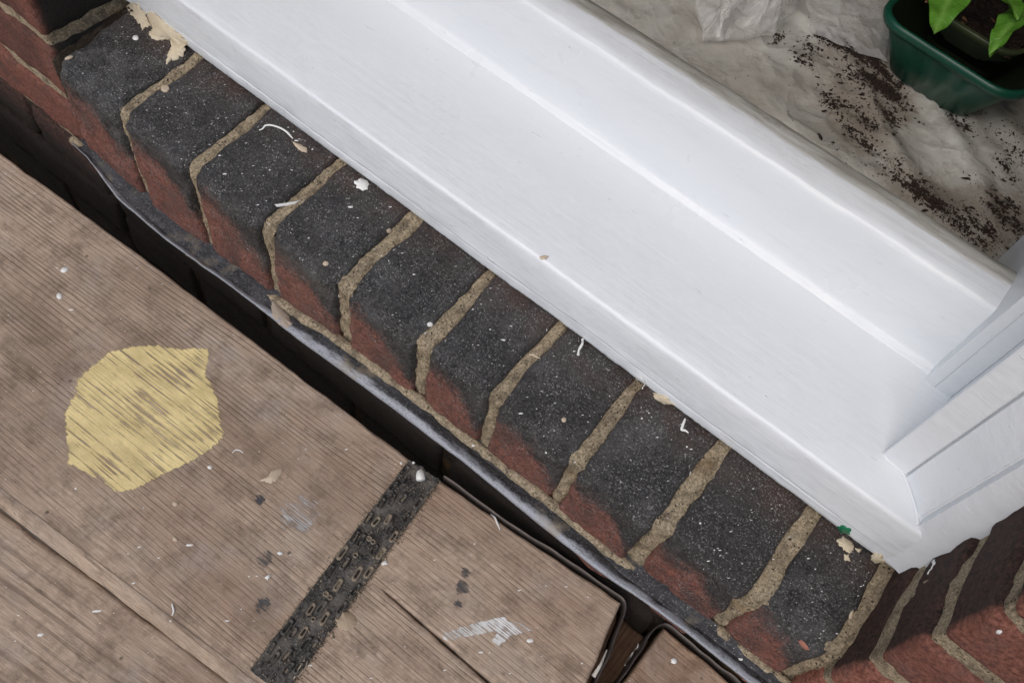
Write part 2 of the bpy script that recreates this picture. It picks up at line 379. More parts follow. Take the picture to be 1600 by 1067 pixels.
# ------------------------------------------------------------------ house wall round the window
XL, XR = -.088, .668
wall = thing('house_wall', 'red brick house wall with sooty, shade-darkened reveals around the white window', 'wall')
def wall_brick(x0, x1, y0, y1, z0, z1, seed, res=.010, black=False, reveal=None, gap_soot_shade=False):
    V, F = worn_box(x1 - x0, y1 - y0, z1 - z0, .005, res, .0011, seed, 30)
    c = np.array([(x0 + x1) / 2, (y0 + y1) / 2, (z0 + z1) / 2])
    o = mesh('brick', V, F, MW, wall); o.location = c
    s = []; k = []
    for v in V:
        p = v + c
        soot_shade = .95 if gap_soot_shade or p[2] < -.118 else (.34 if x1 < 0 else 0.)  # low bricks: sooty brown plus painted shade of the gap
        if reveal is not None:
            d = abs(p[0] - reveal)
            soot_shade = max(0., min(1., (p[1] + .001) / .012)) if d < .02 else soot_shade  # reveal face darkened for brown stain and shade together
        s.append(soot_shade); k.append(soot_shade if black else (.85 if gap_soot_shade or p[2] < -.15 else 0.))  # gap bricks go near-black, its shade put into the colour
    attr(o, 'soot_shade', s); attr(o, 'black', k)
    return o
# mortar core, set back behind the brick faces
def wall_core(name, x0, x1, z0, z1, y0=.004, y1=.20, mat=None): return box(name, x0, x1, y0, y1, z0, z1, mat or MM, wall)
def bumpy_core(name, x0, x1, y0, y1, z0, z1, mat, seed=0, d=.003):
    V, F = worn_box(x1 - x0, y1 - y0, z1 - z0, .003, .007, .0013, seed, 70)
    o = mesh(name, V, F, mat, wall); o.location = ((x0 + x1) / 2, (y0 + y1) / 2, (z0 + z1) / 2); return o
bumpy_core('mortar_core', XR + .0022, 1.05, .0022, .20, -.45, .42, MM, 3)
bumpy_core('mortar_core', -.42, XL - .0035, .0035, .20, -.128, .32, MM, 4)
bumpy_core('mortar_core', -.42, XL - .0035, .0045, .20, -.45, -.1285, MMD, 5)  # darker core, gap shade put into its colour
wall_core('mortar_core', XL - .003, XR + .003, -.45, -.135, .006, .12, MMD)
wall_core('upper_wall', XR + .006, 1.9, .425, 1.7, .0, .20, MW)
wall_core('upper_wall', -1.3, XL - .006, .325, 1.7, .0, .20, MW)
wall_core('side_wall', 1.055, 1.9, -2.2, .42, .0, .20, MW)
wall_core('side_wall', -1.3, -.425, -2.2, .32, .0, .20, MW)
wall_core('lintel', XL, XR, .98, 1.7, .0, .20, MW)
wall_core('inner_wall', XL, XR, -1.05, -.05, .205, .25, MPLAST)
wall_core('lower_wall', XL, XR, -2.2, -.455, .01, .12, MW)
sd_ = 10
def courses(zs, x_edge, sgn, black, far):
    global sd_
    for i in range(len(zs) - 1):
        z0, z1 = zs[i] + .0062, zs[i + 1] - .0062
        L = .215 if i % 2 else .102
        a = x_edge; first = True
        while abs(a - x_edge) < far:
            b2 = a + sgn * L
            y0 = random.uniform(-.002, .001)
            x0, x1 = min(a, b2), max(a, b2)
            wall_brick(x0, x1, y0, .102 if L > .11 else .165, z0, z1, sd_, .008 if first else .012, black and first and z1 > -.05, x_edge if first and z0 > -.06 else None); sd_ += 1
            if first and L > .11: pass
            a = b2 + sgn * .011; L = .215; first = False
            if abs(a - x_edge) > far: break
courses([-.27, -.205, -.142, -.082, -.020, .0425, .104, .163, .224, .286, .348, .41], XR, 1, False, .25)
courses([-.315, -.25, -.185, -.12, -.055, .010, .072, .134, .196, .258, .315], XL, -1, True, .25)
for i, (z0, z1) in enumerate(((-.20, -.142), (-.265, -.208), (-.33, -.273))):        # below the sill, shade of the gap painted into the bricks
    x = XL + .004 - (.11 if i % 2 else 0)
    while x < XR - .02:
        a, b2 = max(x, XL + .004), min(x + .213, XR - .004)
        if b2 - a > .03: wall_brick(a, b2, random.uniform(-.002, .001), .10, z0, z1, sd_, .014, gap_soot_shade=True); sd_ += 1
        x += .224

# ------------------------------------------------------------------ brick sill
sill = thing('brick_sill', 'sloping sill of blackened bricks on edge with red fronts below white timber', 'brick sill')
JX = [-.0845, 0.0, .083, .166, .2455, .3227, .389, .461, .533, .606, .664]
JW = [.007, .0108, .0098, .0098, .0115, .0112, .0085, .0092, .0118, .0125, .010]      # joint widths
SLOPE = .135
def sill_profile(n, y_front, z_top, zb, ra, slope):
    """points and normals from the foot of the front up over the arris to the back"""
    pts = []
    ang = math.atan(slope)
    nf, na, ntp = int(n * .34), int(n * .18), n - int(n * .34) - int(n * .18)
    tilt = .06
    for i in range(nf):
        t = i / nf; z = zb + (z_top - ra - zb) * t
        pts.append((y_front + (z - z_top) * -tilt * 0, z, -1, 0))
    for i in range(na):
        a = math.pi - (math.pi / 2 - ang * 1.0) * (i / na)
        pts.append((y_front + ra + ra * math.cos(a), z_top - ra + ra * math.sin(a), math.cos(a), math.sin(a)))
    a = math.pi / 2 + ang
    y1, z1 = y_front + ra + ra * math.cos(a), z_top - ra + ra * math.sin(a)
    for i in range(ntp):
        t = i / (ntp - 1); y = y1 + (.150 - y1) * t
        pts.append((y, z1 + slope * (y - y1), -math.sin(ang), math.cos(ang)))
    return pts
rb = random.Random(5)
YF = [-.006, -.006, -.006, -.005, -.003, .000, .001, -.001, .004, .007]
def sill_brick(i):
    x0, x1 = JX[i] + JW[i] / 2, JX[i + 1] - JW[i + 1] / 2
    nv = 74; er = .0045
    U = []                         # (x, depth below the face)
    dep = .016
    U += [(x0, dep), (x0, dep * .6)]
    for k in range(6):
        a = k / 5 * math.pi / 2; U.append((x0 + er - er * math.cos(a), er - er * math.sin(a)))
    for k in range(1, 26): U.append((x0 + er + (x1 - x0 - 2 * er) * k / 26, 0))
    for k in range(6):
        a = math.pi / 2 - k / 5 * math.pi / 2; U.append((x1 - er + er * math.cos(a), er - er * math.sin(a)))
    U += [(x1, dep * .6), (x1, dep)]
    zt = rb.uniform(-.001, .0012); tw = rb.uniform(-.014, .014); sl = SLOPE + rb.uniform(-.006, .006); yf = YF[i]
    ra = rb.uniform(.011, .017)
    pr = sill_profile(nv, yf, zt, -.128, ra, sl)
    V = []; red = []; back = []
    s = i * 9.31
    for (x, d) in U:
        ex = min(x - x0, x1 - x)
        for j, (y, z, ny, nz) in enumerate(pr):
            lo = fbm(x * 28 + s, y * 28, z * 28); mid = fbm(x * 120, y * 120 + s, z * 120, 3)
            edge = max(0, 1 - ex / .008)
            corner = math.exp(-((j / nv - .43) / .07) ** 2)
            dd = d + .0025 * lo + .0009 * mid + edge * .0016 * max(0, fbm(x * 60 + s, y * 75, z * 75)) + corner * .0018 * max(0, mid + .2) + edge * corner * .002
            xx = x + ((.0034 * N(y * 35 + s, z * 35, 1.3 + (x > (x0 + x1) / 2)) + .0009 * N(y * 160 + s, z * 160, 2.3 + (x > (x0 + x1) / 2))) if ex < .006 else 0)
            yy, zz = y - ny * dd, z - nz * dd
            zz += tw * (x - (x0 + x1) / 2)
            V.append((xx, yy, zz))
            # red shows low on the front, where the black has worn off
            h = (z + .006) / -.05
            right = (x - x0) / (x1 - x0)
            red.append(max(-.3, min(1.2, .15 + h * .85 - 1.3 * max(0, right - .58) + .1 * (.5 - right))) if z < .0 and ny < -.2 else -.3)
            back.append(max(0, min(1, (y - .045) / .03)))
    F = grid_faces(len(U), nv, True)
    o = mesh('brick', V, F, MB_, sill)
    attr(o, 'red', red); attr(o, 'back', back)
for i in range(10): sill_brick(i)
def sill_joint(i):
    w = JW[i] + .005; xc = JX[i]
    if i == 10: w = .018; xc = .664
    if i == 0: w = .014
    nv = 150; nu = 17
    yf = (YF[max(0, i - 1)] + YF[min(9, i)]) / 2 + .0022
    pr = sill_profile(nv, yf, -.0012, -.128, .010, SLOPE)
    V = []
    for a in range(nu):
        u = a / (nu - 1) * 2 - 1
        for j, (y, z, ny, nz) in enumerate(pr):
            crown = .0030 * u * u
            dd = crown - .0016 * fbm(y * 70 + i * 3.3, z * 70, u * 1.6) - .0010 * N(u * 4 + i, y * 320, z * 320) - .0006 * N(u * 7 + i, y * 700, z * 700) + .0015
            x = xc + u * w / 2 * (1 + .35 * N(y * 90, z * 90 + i, 3)) + .0024 * N(y * 30 + i * 5.1, z * 30, 7)
            V.append((x, y - ny * dd, z - nz * dd))
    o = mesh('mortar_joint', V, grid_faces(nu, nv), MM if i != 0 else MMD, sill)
for i in range(11): sill_joint(i)
o = box('mortar_bed', XL + .001, XR - .001, .012, .15, -.1345, -.012, MM, sill)
# ------------------------------------------------------------------ mortar fillet and lead strip under the brick fronts
up_px = [(112, 222), (150, 250), (203, 297), (225, 325), (300, 385), (380, 440), (456, 490), (525, 531), (587, 581), (650, 625), (707, 673), (755, 711), (802, 746), (872, 799), (966, 881), (1031, 924), (1100, 974), (1200, 1052), (1290, 1120)]
lo_px = [(114, 232), (141, 269), (178, 303), (219, 341), (266, 378), (312, 412), (384, 462), (456, 522), (525, 571), (619, 640), (675, 683), (750, 740), (850, 824), (956, 906), (1044, 962), (1116, 1021), (1175, 1068), (1270, 1140)]
YU, YLO = -.008, -.023
nL = 220
BX = [(JX[i] + JX[i + 1]) / 2 for i in range(10)]
def yu(x): return float(np.interp(x, BX, YF)) - .0025
def edge_pt(p, d): x = atY(*p, YU).x; x = atY(*p, yu(x) - d).x; return tuple(atY(*p, yu(x) - d))
up = smooth_path([edge_pt(p, 0) for p in up_px], nL, 60)
lo = smooth_path([edge_pt(p, .0155) for p in lo_px], nL, 60)
# resample the lower edge at the same X as the upper one
lo = np.stack([np.interp(up[:, 0], lo[:, 0], lo[:, k]) for k in range(3)], 1)
V = []; nose = []
nr = 14
for i in range(nL):
    U_, L_ = up[i].copy(), lo[i].copy()
    tap = min(1, .08 + i / 26)
    L_ = U_ + (L_ - U_) * tap
    wv = .0006 * fbm(U_[0] * 30, 0, 0); L_[1] += wv; L_[2] += .0005 * N(U_[0] * 55, 3, 0)
    prof = [(0.001 + .006 * 1, U_[2] + .004)]
    ring = []
    ring.append((U_[0], U_[1] + .010, U_[2] - .003)); ring.append((U_[0], U_[1] + .002, U_[2] + .0012))
    for k in range(6):
        t = (k + 1) / 7; bul = .0022 * math.sin(math.pi * t)
        ring.append((U_[0], U_[1] + (L_[1] - U_[1]) * t - bul * .5 + .0006 * N(U_[0] * 90, t * 3, 5), U_[2] + (L_[2] - U_[2]) * t + bul + .0007 * N(U_[0] * 80, t * 4, 1)))
    ring.append((U_[0], L_[1], L_[2])); ring.append((U_[0], L_[1] - .0004, L_[2] - .0018)); ring.append((U_[0], L_[1] + .0014, L_[2] - .0034))
    ring.append((U_[0], L_[1] + .006, L_[2] - .0020)); ring.append((U_[0], .0, L_[2] - .001)); ring.append((U_[0], .006, L_[2]))
    V += ring; nose += [0, 0, 0, .1, .25, .45, .65, .8, 1, .6, .2, 0, 0, 0]
F = grid_faces(nL, nr) + [tuple(range(nr)), tuple((nL - 1) * nr + k for k in range(nr))[::-1]]
lead = mesh('lead_flashing', V, F, MLEAD); attr(lead, 'nose', nose)
tag(lead, 'long grey lead flashing strip under the brick sill fronts', 'flashing')
# mortar fillet along the top of the lead
V = []; nr = 10
for i in range(nL):
    U_ = up[i]; px_t = i / nL
    blob = math.exp(-((U_[0] - .085) / .075) ** 2)
    r = .0042 + .0045 * blob + .0018 * fbm(U_[0] * 60, 2, 0) + .0006 * N(U_[0] * 300, 0, 0)
    off = blob * .0060
    for k in range(nr):
        a = k / nr * 2 * math.pi
        rr = r * (1 + .25 * N(U_[0] * 130, a * 1.2, 4) + .12 * N(U_[0] * 400, a * 3, 9))
        V.append((U_[0], U_[1] + .0015 - off * .6 + math.cos(a) * rr * (1 + blob * .2), U_[2] + .0022 + off * .75 + math.sin(a) * rr * (.9 - .25 * blob)))
F = [(i * nr + k, i * nr + (k + 1) % nr, (i + 1) * nr + (k + 1) % nr, (i + 1) * nr + k) for i in range(nL - 1) for k in range(nr)]
mesh('mortar_fillet', V, F, MM, sill)

# ------------------------------------------------------------------ white timber window: sill, rail, jambs
win = thing('white_window', 'freshly painted white timber window sill and frame, sash open', 'window')
TP = [(.150, .004, 0, 0), (.0785, .0115, 0, 0), (.0773, .0132, 0, .0), (.0769, .0160, 0, 0), (.0768, .0226, 0, 0), (.0768, .0238, 0, 0), (.0770, .0245, 0, .7), (.0769, .0252, 0, 0), (.0769, .0264, 0, 0), (.0769, .034, 0, 0), (.0770, .046, 0, 0), (.0772, .0585, 0, 0),
      (.0776, .0605, 0, 0), (.0786, .0616, 0, 0), (.0803, .0621, 0, 0), (.088, .0632, 0, 0), (.110, .0662, 0, 0), (.135, .0697, 0, 0), (.160, .0730, 0, 0), (.176, .0755, 0, 0), (.1815, .0765, 0, 0), (.21, .079, 0, 0), (.21, .02, 0, 0)]
RP = [(.200, .070, 0, 0), (.1785, .0748, 0, 0), (.1805, .0772, 0, 0), (.1838, .0782, 0, 0), (.1853, .0798, 0, 0), (.1862, .083, 0, 0), (.1872, .092, 0, 0), (.1890, .112, 0, 0), (.1906, .130, 0, 0), (.1914, .1372, 0, 0), (.1925, .1398, 0, 0), (.1945, .1412, 0, 0),
      (.200, .1422, .0, 0), (.206, .1428, .15, 0), (.212, .1432, .40, 0), (.218, .1434, .68, 0), (.2235, .1432, .95, 0), (.2285, .1418, 1, 0), (.2318, .1385, 1, 0), (.2330, .134, 1, 0), (.2335, .10, 1, 0), (.2335, .055, 1, 0)]
def extrude_x(name, prof, x0, x1, n, mat, foot=False, amp=.0005, skew=None):
    V = []; gr = []; ck = []
    for i in range(n):
        x = x0 + (x1 - x0) * i / (n - 1)
        for j, (y, z, g_, c_) in enumerate(prof):
            dy = amp * N(x * 14 + 3, j * .35, 2) * 1.2 + amp * .5 * N(x * 70, j * .8, 5)
            dz = amp * N(x * 16 + 9, j * .35, 7) + amp * .5 * N(x * 80, j * .8, 1)
            if skew: y += skew(x, y)
            if foot and j in (1, 2, 3):
                q = .0014 * fbm(x * 45, 1, 0) + .0006 * N(x * 320, 2, 0)
                dy += -abs(q) * .5 + .0004; dz += q * .25
            c = 0
            if c_:
                c = max(0, min(1, .75 + 1.3 * N(x * 9, 4.3, 4.4) + .5 * N(x * 60, 1.3, 1.6))); dz += .0022 * N(x * 11, 8, 8) + .0006 * N(x * 90, 3, 3); dy += .0006 * c
            elif foot and j in (4, 5, 7, 8): dz += .0022 * N(x * 11, 8, 8) + .0006 * N(x * 90, 3, 3)
            V.append((x, y + dy, z + dz)); gr.append(g_); ck.append(c if c_ else 0)
    F = grid_faces(n, len(prof)); m = len(prof)
    F = [f[::-1] for f in F] + [tuple(range(m)), tuple((n - 1) * m + k for k in range(m))[::-1]]
    o = mesh(name, V, F, mat, win); attr(o, 'grime', gr); attr(o, 'crack', ck); return o
def dense(prof, k=3):
    out = []
    for a, b2 in zip(prof[:-1], prof[1:]):
        L = math.hypot(b2[0] - a[0], b2[1] - a[1]); m = 1 if L < .006 else min(6, int(L / .005))
        for q in range(m):
            t = q / m; out.append(tuple(a[c] + (b2[c] - a[c]) * t for c in range(3)) + ((a[3] if q == 0 else 0),))
    out.append(prof[-1]); return out
skew_r = lambda x, y: -.020 * (x - .366) * (1 if y > .15 else max(0, (y - .09) / .06))      # the rail runs a little out of parallel
extrude_x('timber_sill', TP, XL + .001, XR - .0015, 520, MWH, True, .0005, skew_r)
extrude_x('bottom_rail', dense(RP), XL + .001, XR - .003, 420, MWD, False, .0007, skew_r)
# jamb section (X, Y), mirrored for the left side
JP = [(.6090, .30), (.6090, .1700), (.6096, .1692), (.6158, .1691), (.6163, .1699), (.6168, .1691), (.6274, .1690), (.6280, .1696), (.6262, .160), (.6122, .1105), (.6120, .1080), (.6126, .1072), (.6285, .1052), (.6290, .1050), (.6294, .1074), (.6304, .1074), (.6306, .1036),
      (.6335, .1010), (.6395, .0962), (.6440, .0920), (.6488, .0860), (.6496, .0874), (.6506, .0870), (.6508, .0810), (.6560, .0778), (.6568, .0774), (.6620, .0762), (.6685, .0745), (.70, .0745), (.70, .30)]
def jamb(name, mirror):
    zs = [.0165, .019, .026, .036, .048, .056, .062, .068, .074, .08, .09, .1] + list(np.arange(.11, .36, .01)) + [.4, .6, .9, 1.15]
    V = []; m = len(JP)
    for z in zs:
        for j, (x, y) in enumerate(JP):
            if z < .05 and y < .0825 and x > .651: pass
            dx = .0003 * N(z * 22, j * .2, 3) + .00015 * N(z * 90, j * .3, 6); dy = .0003 * N(z * 20, j * .2, 8)
            yy = y
            if z < .055 and y < .083 and x < .6525: yy = .0835          # keep clear of the sill nose
            V.append(((XL + XR) - (x + dx) if mirror else x + dx, yy + dy, z))
    F = [(k * m + j, k * m + (j + 1) % m, (k + 1) * m + (j + 1) % m, (k + 1) * m + j) for k in range(len(zs) - 1) for j in range(m)]
    if not mirror: F = [f[::-1] for f in F]
    o = mesh(name, V, F, MWH, win, True, 24)
    attr(o, 'crack', [0] * len(V))
jamb('jamb', False); jamb('jamb', True)
# bead bottom cut and caulk at its foot
# caulk line where jamb meets sill
def tube(name, P, r, mat, parent=None, nr=8, flat=1.0, seed=0, cap=True):
    P = np.array(P, float); n = len(P); V = []
    rs = r if hasattr(r, '__len__') else [r] * n
    for i in range(n):
        t = P[min(i + 1, n - 1)] - P[max(i - 1, 0)]; t /= np.linalg.norm(t) + 1e-12
        a = np.cross(t, [0, 0, 1.]); a /= np.linalg.norm(a) + 1e-12; b2 = np.cross(a, t)
        for k in range(nr):
            q = k / nr * 2 * math.pi; rr = rs[i] * (1 + .18 * N(i * .6 + seed, k * .9, seed))
            V.append(P[i] + a * math.cos(q) * rr + b2 * math.sin(q) * rr * flat)
    F = [(i * nr + k, i * nr + (k + 1) % nr, (i + 1) * nr + (k + 1) % nr, (i + 1) * nr + k) for i in range(n - 1) for k in range(nr)]
    if cap: F += [tuple(range(nr))[::-1], tuple((n - 1) * nr + k for k in range(nr))]
    return mesh(name, V, F, mat, parent)
def sillz(y): return float(np.interp(y, [p[0] for p in TP[14:22]], [p[1] for p in TP[14:22]]))
ck = [(.6118, .109), (.615, .1066), (.6285, .1050), (.633, .1005), (.640, .0945), (.6485, .0855), (.6502, .0815)]
P = smooth_path([(x, y, sillz(y) + .0002) for x, y in ck], 40, 3)
o = tube('caulk_line', P, .0011, MWH, win, 8, .7); attr(o, 'crack', [0] * len(o.data.vertices))
P = smooth_path([(x, y, sillz(y) + .0003) for x, y in [(.6090, .176), (.6092, .170), (.612, .1688), (.6275, .1680), (.6255, .156), (.619, .134), (.6125, .1105)]], 50, 2)
o = tube('caulk_line', P, .0010, MWH, win, 8, .7); attr(o, 'crack', [0] * len(o.data.vertices))

# ------------------------------------------------------------------ scaffold boards
ZB = -.132
def board_outline(name, pts, z, th, mat, label, parent=None, ang=0.0, seg=.006, er=.003):
    """board from a top outline (world XY); rounded upper arris"""
    org = Vector((*pts[0], z)); ca, sa = math.cos(-ang), math.sin(-ang)
    L = [((p[0] - org.x) * ca - (p[1] - org.y) * sa, (p[0] - org.x) * sa + (p[1] - org.y) * ca) for p in pts]
    Q = []
    for a, b2 in zip(L, L[1:] + L[:1]):
        d = math.hypot(b2[0] - a[0], b2[1] - a[1]); m = max(1, int(d / seg))
        for q in range(m): Q.append((a[0] + (b2[0] - a[0]) * q / m, a[1] + (b2[1] - a[1]) * q / m))
    n = len(Q)
    ar = sum(Q[i][0] * Q[(i + 1) % n][1] - Q[(i + 1) % n][0] * Q[i][1] for i in range(n))
    if ar < 0: Q = Q[::-1]
    V = []; nrm = []
    for i in range(n):
        a, b2 = Q[i - 1], Q[(i + 1) % n]; tx, ty = b2[0] - a[0], b2[1] - a[1]; l = math.hypot(tx, ty) or 1
        nrm.append((ty / l, -tx / l))
    rings = [(er, 0), (er * .6, -er * .12), (er * .25, -er * .4), (0, -er), (0, -th * .5), (0, -th)]
    for (ins, dz) in rings:
        for i in range(n):
            wv = .0012 * N(Q[i][0] * 40, Q[i][1] * 40, z * 9) + .0009 * max(0, fbm(Q[i][0] * 70, Q[i][1] * 70, 1)) 
            V.append((Q[i][0] - nrm[i][0] * (ins + wv), Q[i][1] - nrm[i][1] * (ins + wv), dz))
    F = []
    for r in range(len(rings) - 1):
        for i in range(n):
            j = (i + 1) % n; F.append((r * n + j, r * n + i, (r + 1) * n + i, (r + 1) * n + j))
    tri = geometry.tessellate_polygon([[Vector((*V[i][:2], 0)) for i in range(n)]])
    F += [tuple(t) if (Vector(V[t[1]]) - Vector(V[t[0]])).cross(Vector(V[t[2]]) - Vector(V[t[0]])).z > 0 else tuple(t)[::-1] for t in tri]
    F.append(tuple((len(rings) - 1) * n + i for i in range(n))[::-1])
    root = thing(name, label, 'board', org, ang, 'scaffold boards' if name == 'scaffold_board' else None)
    o = mesh('plank', V, F, mat, root, False)
    for p in o.data.polygons: p.use_smooth = len(p.vertices) == 4
    return root
def xy(px, py, z=ZB): v = at(px, py, z); return (v.x, v.y)
e0, e1 = xy(0, 238), xy(640, 716); e2 = xy(972, 941)
s0, s1 = xy(0, 772), xy(388, 1067)
end2 = xy(917, 1067)
dirb = Vector((e1[0] - e0[0], e1[1] - e0[1])).normalized(); ANG = math.atan2(dirb.y, dirb.x)
def ext(p, q, d): v = Vector((q[0] - p[0], q[1] - p[1])).normalized(); return (q[0] + v.x * d, q[1] + v.y * d)
far_l = ext(e1, e0, .9); near_l = ext(s1, s0, .9)
endv = Vector((end2[0] - e2[0], end2[1] - e2[1])).normalized()
# board end runs square to the near edge
nd = Vector((s1[0] - s0[0], s1[1] - s0[1])).normalized()
def isect(p, d, q, e):
    k = (Vector(q) - Vector(p)); den = d.x * e.y - d.y * e.x; t = (k.x * e.y - k.y * e.x) / den; return (p[0] + d.x * t, p[1] + d.y * t)
near_r = isect(e2, endv, s0, nd)
def on_end(px, py):     # point of the split on the board end
    return isect(e2, endv, xy(px, py), nd)
tip = xy(596, 918); mid_ = xy(690, 1000); sp = isect(e2, endv, mid_, Vector((mid_[0] - tip[0], mid_[1] - tip[1])).normalized())
sA = (sp[0] - endv.x * .0013, sp[1] - endv.y * .0013); sB = (sp[0] + endv.x * .0013, sp[1] + endv.y * .0013)
mA, mB = (mid_[0] - endv.x * .0007, mid_[1] - endv.y * .0007), (mid_[0] + endv.x * .0007, mid_[1] + endv.y * .0007)
cr = xy(966, 938)
b1 = board_outline('scaffold_board', [far_l, e0, xy(250, 420), xy(450, 573), e1, xy(800, 827), xy(945, 921), e2, sA, mA, tip, mB, sB, near_r, s0, near_l], ZB, .036, MWOOD,
                   'weathered grey scaffold board with yellow paint patch and dark metal plate', ang=ANG)
ZB2 = ZB - .017
q0, q1 = xy(0, 797, ZB2), xy(362, 1067, ZB2)
d2 = Vector((q1[0] - q0[0], q1[1] - q0[1])).normalized(); n2 = Vector((d2.y, -d2.x))
a0 = ext(q1, q0, .9); a1 = ext(q0, q1, 1.3)
b2_ = board_outline('scaffold_board', [a0, q0, q1, a1, (a1[0] + n2.x * .225, a1[1] + n2.y * .225), (a0[0] + n2.x * .225, a0[1] + n2.y * .225)], ZB2, .038, MWOOD2,
                    'wide-grained pale scaffold board at the lower left, slightly lower than its neighbour', ang=math.atan2(d2.y, d2.x))
# worn, sawn near arris of the first board
V = []; n_ = 160
for i in range(n_):
    t = i / (n_ - 1); A_ = Vector((*near_l, 0)).lerp(Vector((*near_r, 0)), t); dn = Vector((nd.y, -nd.x, 0))
    wv = .0009 * N(t * 60, 1, 0) + .0005 * N(t * 260, 2, 0)
    for (o_, dz) in ((-.004, -.004), (-.0035, .0006), (-.0005, .0004), (.0062 + wv, -.0125), (.0068 + wv, -.0135), (.0066 + wv, -.030), (-.004, -.030)):
        p_ = A_ + dn * o_; V.append((p_.x, p_.y, ZB + dz + .0003 * N(t * 90, dz * 300, 4)))
wa = mesh('worn_edge', V, grid_faces(n_, 7), MWOOD2, b1, True, 40)
wa.matrix_parent_inverse = (Matrix.Translation(b1.location) @ Matrix.Rotation(b1.rotation_euler.z, 4, 'Z')).inverted()
wa['label'] = 'pale worn edge of the board'
# board beyond the gap
c0 = xy(1038, 980); c1 = xy(1144, 1066); c2 = xy(975, 1067)
d3 = Vector((c1[0] - c0[0], c1[1] - c0[1])).normalized(); n3 = Vector((c2[0] - c0[0], c2[1] - c0[1])).normalized()
c4 = (c0[0] + d3.x * .9, c0[1] + d3.y * .9); c5 = (c0[0] + n3.x * .20, c0[1] + n3.y * .20)
b3 = board_outline('scaffold_board', [c0, c4, (c4[0] + n3.x * .20, c4[1] + n3.y * .20), c5], ZB, .036, MWOOD3, 'brown scaffold board end at the bottom right beyond the gap', ang=math.atan2(d3.y, d3.x))
# rest of the deck, outside the picture
for k in range(3):
    oy = .235 * (k + 1)
    P4 = [(p[0] + n2.x * oy, p[1] + n2.y * oy) for p in (a0, a1, (a1[0] + n2.x * .225, a1[1] + n2.y * .225), (a0[0] + n2.x * .225, a0[1] + n2.y * .225))]
    board_outline('scaffold_board', P4, ZB2, .038, MWOOD2, ('second', 'third', 'fourth')[k] + ' scaffold board out from the wide-grained one', ang=math.atan2(d2.y, d2.x))
# bearer under the gap
gx, gy = xy(985, 1000, ZB - .06)
bo = board_outline('timber_bearer', [(gx - .10, .0), (gx + .10, .0), (gx + .10, -1.1), (gx - .10, -1.1)][::1], ZB - .045, .05, m_wood('dark_bearer_wood', 1.0, (.40, .30, .24), 210.), 'dark brown timber bearer seen down the gap between board ends', ang=math.pi / 2)
bo['category'] = 'bearer'
# thin metal bands round the board ends
MBAND = m_simple('rusty_band', (.10, .085, .075), .45, .5, 160, .4, Metallic=.7)
def band(P, parent, top, h=.030, th=.0010):
    Q = smooth_path([(p[0], p[1], 0) for p in P], 120, 3); V = []
    for i, p in enumerate(Q):
        t = Q[min(i + 1, len(Q) - 1)] - Q[max(i - 1, 0)]; t /= np.linalg.norm(t); nn = np.array([-t[1], t[0], 0])
        wz = .0010 * N(i * .13, 2, 0); wn = .0012 * N(i * .10, 5, 0)
        for s_, dz in ((0, 0), (th, 0), (th, -h), (0, -h)):
            V.append(p + nn * (s_ + wn) + np.array([0, 0, top + dz + wz]))
    F = grid_faces(len(Q), 4) + [(i * 4 + 3, (i + 1) * 4 + 3, (i + 1) * 4, i * 4) for i in range(len(Q) - 1)]
    o = mesh('end_band', V, F, MBAND); o.parent = parent
    o.matrix_parent_inverse = (Matrix.Translation(parent.location) @ Matrix.Rotation(parent.rotation_euler.z, 4, 'Z')).inverted()
    return o
off = .0028
nrmb = Vector((-dirb.y, dirb.x))
band([(xy(690, 748)[0] + nrmb.x * off, xy(690, 748)[1] + nrmb.y * off), (xy(800, 827)[0] + nrmb.x * off, xy(800, 827)[1] + nrmb.y * off), xy(900, 884), xy(958, 925), xy(977, 936), xy(978, 950), xy(958, 1003), xy(930, 1067), xy(900, 1130)], b1, ZB + .0012)
band([xy(940, 1120), xy(968, 1066), xy(1005, 1012), xy(1026, 979), xy(1040, 973), xy(1056, 984), xy(1100, 1022), xy(1150, 1062), xy(1210, 1110)], b3, ZB + .0012)

# ---- paint patches on board 1 (thin coats following the grain)
def patch(name, pts_px, mat, parent, z, label=None, dz=.0003, soft=.010):
    inv = (Matrix.Translation(parent.location) @ Matrix.Rotation(parent.rotation_euler.z, 4, 'Z')).inverted()
    W_ = [inv @ at(*p, z) for p in pts_px]
    P = np.array([(v.x, v.y) for v in W_]); x0, y0 = P.min(0) - .004; x1, y1 = P.max(0) + .004
    st = .0016; nx, ny = int((x1 - x0) / st) + 2, int((y1 - y0) / st) + 2
    A = P; B = np.roll(P, -1, 0)
    def sd(q):
        d = B - A; t = np.clip(((q - A) * d).sum(1) / (d * d).sum(1), 0, 1)
        dist = np.min(np.linalg.norm(q - (A + d * t[:, None]), axis=1))
        c = ((A[:, 1] > q[1]) != (B[:, 1] > q[1])); xs = A[:, 0] + (q[1] - A[:, 1]) / (B[:, 1] - A[:, 1] + 1e-12) * d[:, 0]
        return dist if (np.count_nonzero(c & (q[0] < xs)) % 2) else -dist
    V = []; E_ = []
    for i in range(nx):
        for j in range(ny):
            q = np.array([x0 + i * st, y0 + j * st]); s = sd(q)
            V.append((q[0], q[1], dz)); E_.append(max(-1, min(1.5, .33 + s / soft)))
    F = [f for f in grid_faces(nx, ny) if max(E_[k] for k in f) > -.6]
    o = mesh(name, V, F, mat, parent); attr(o, 'edge', E_)
    if label: o['label'] = label
    return o
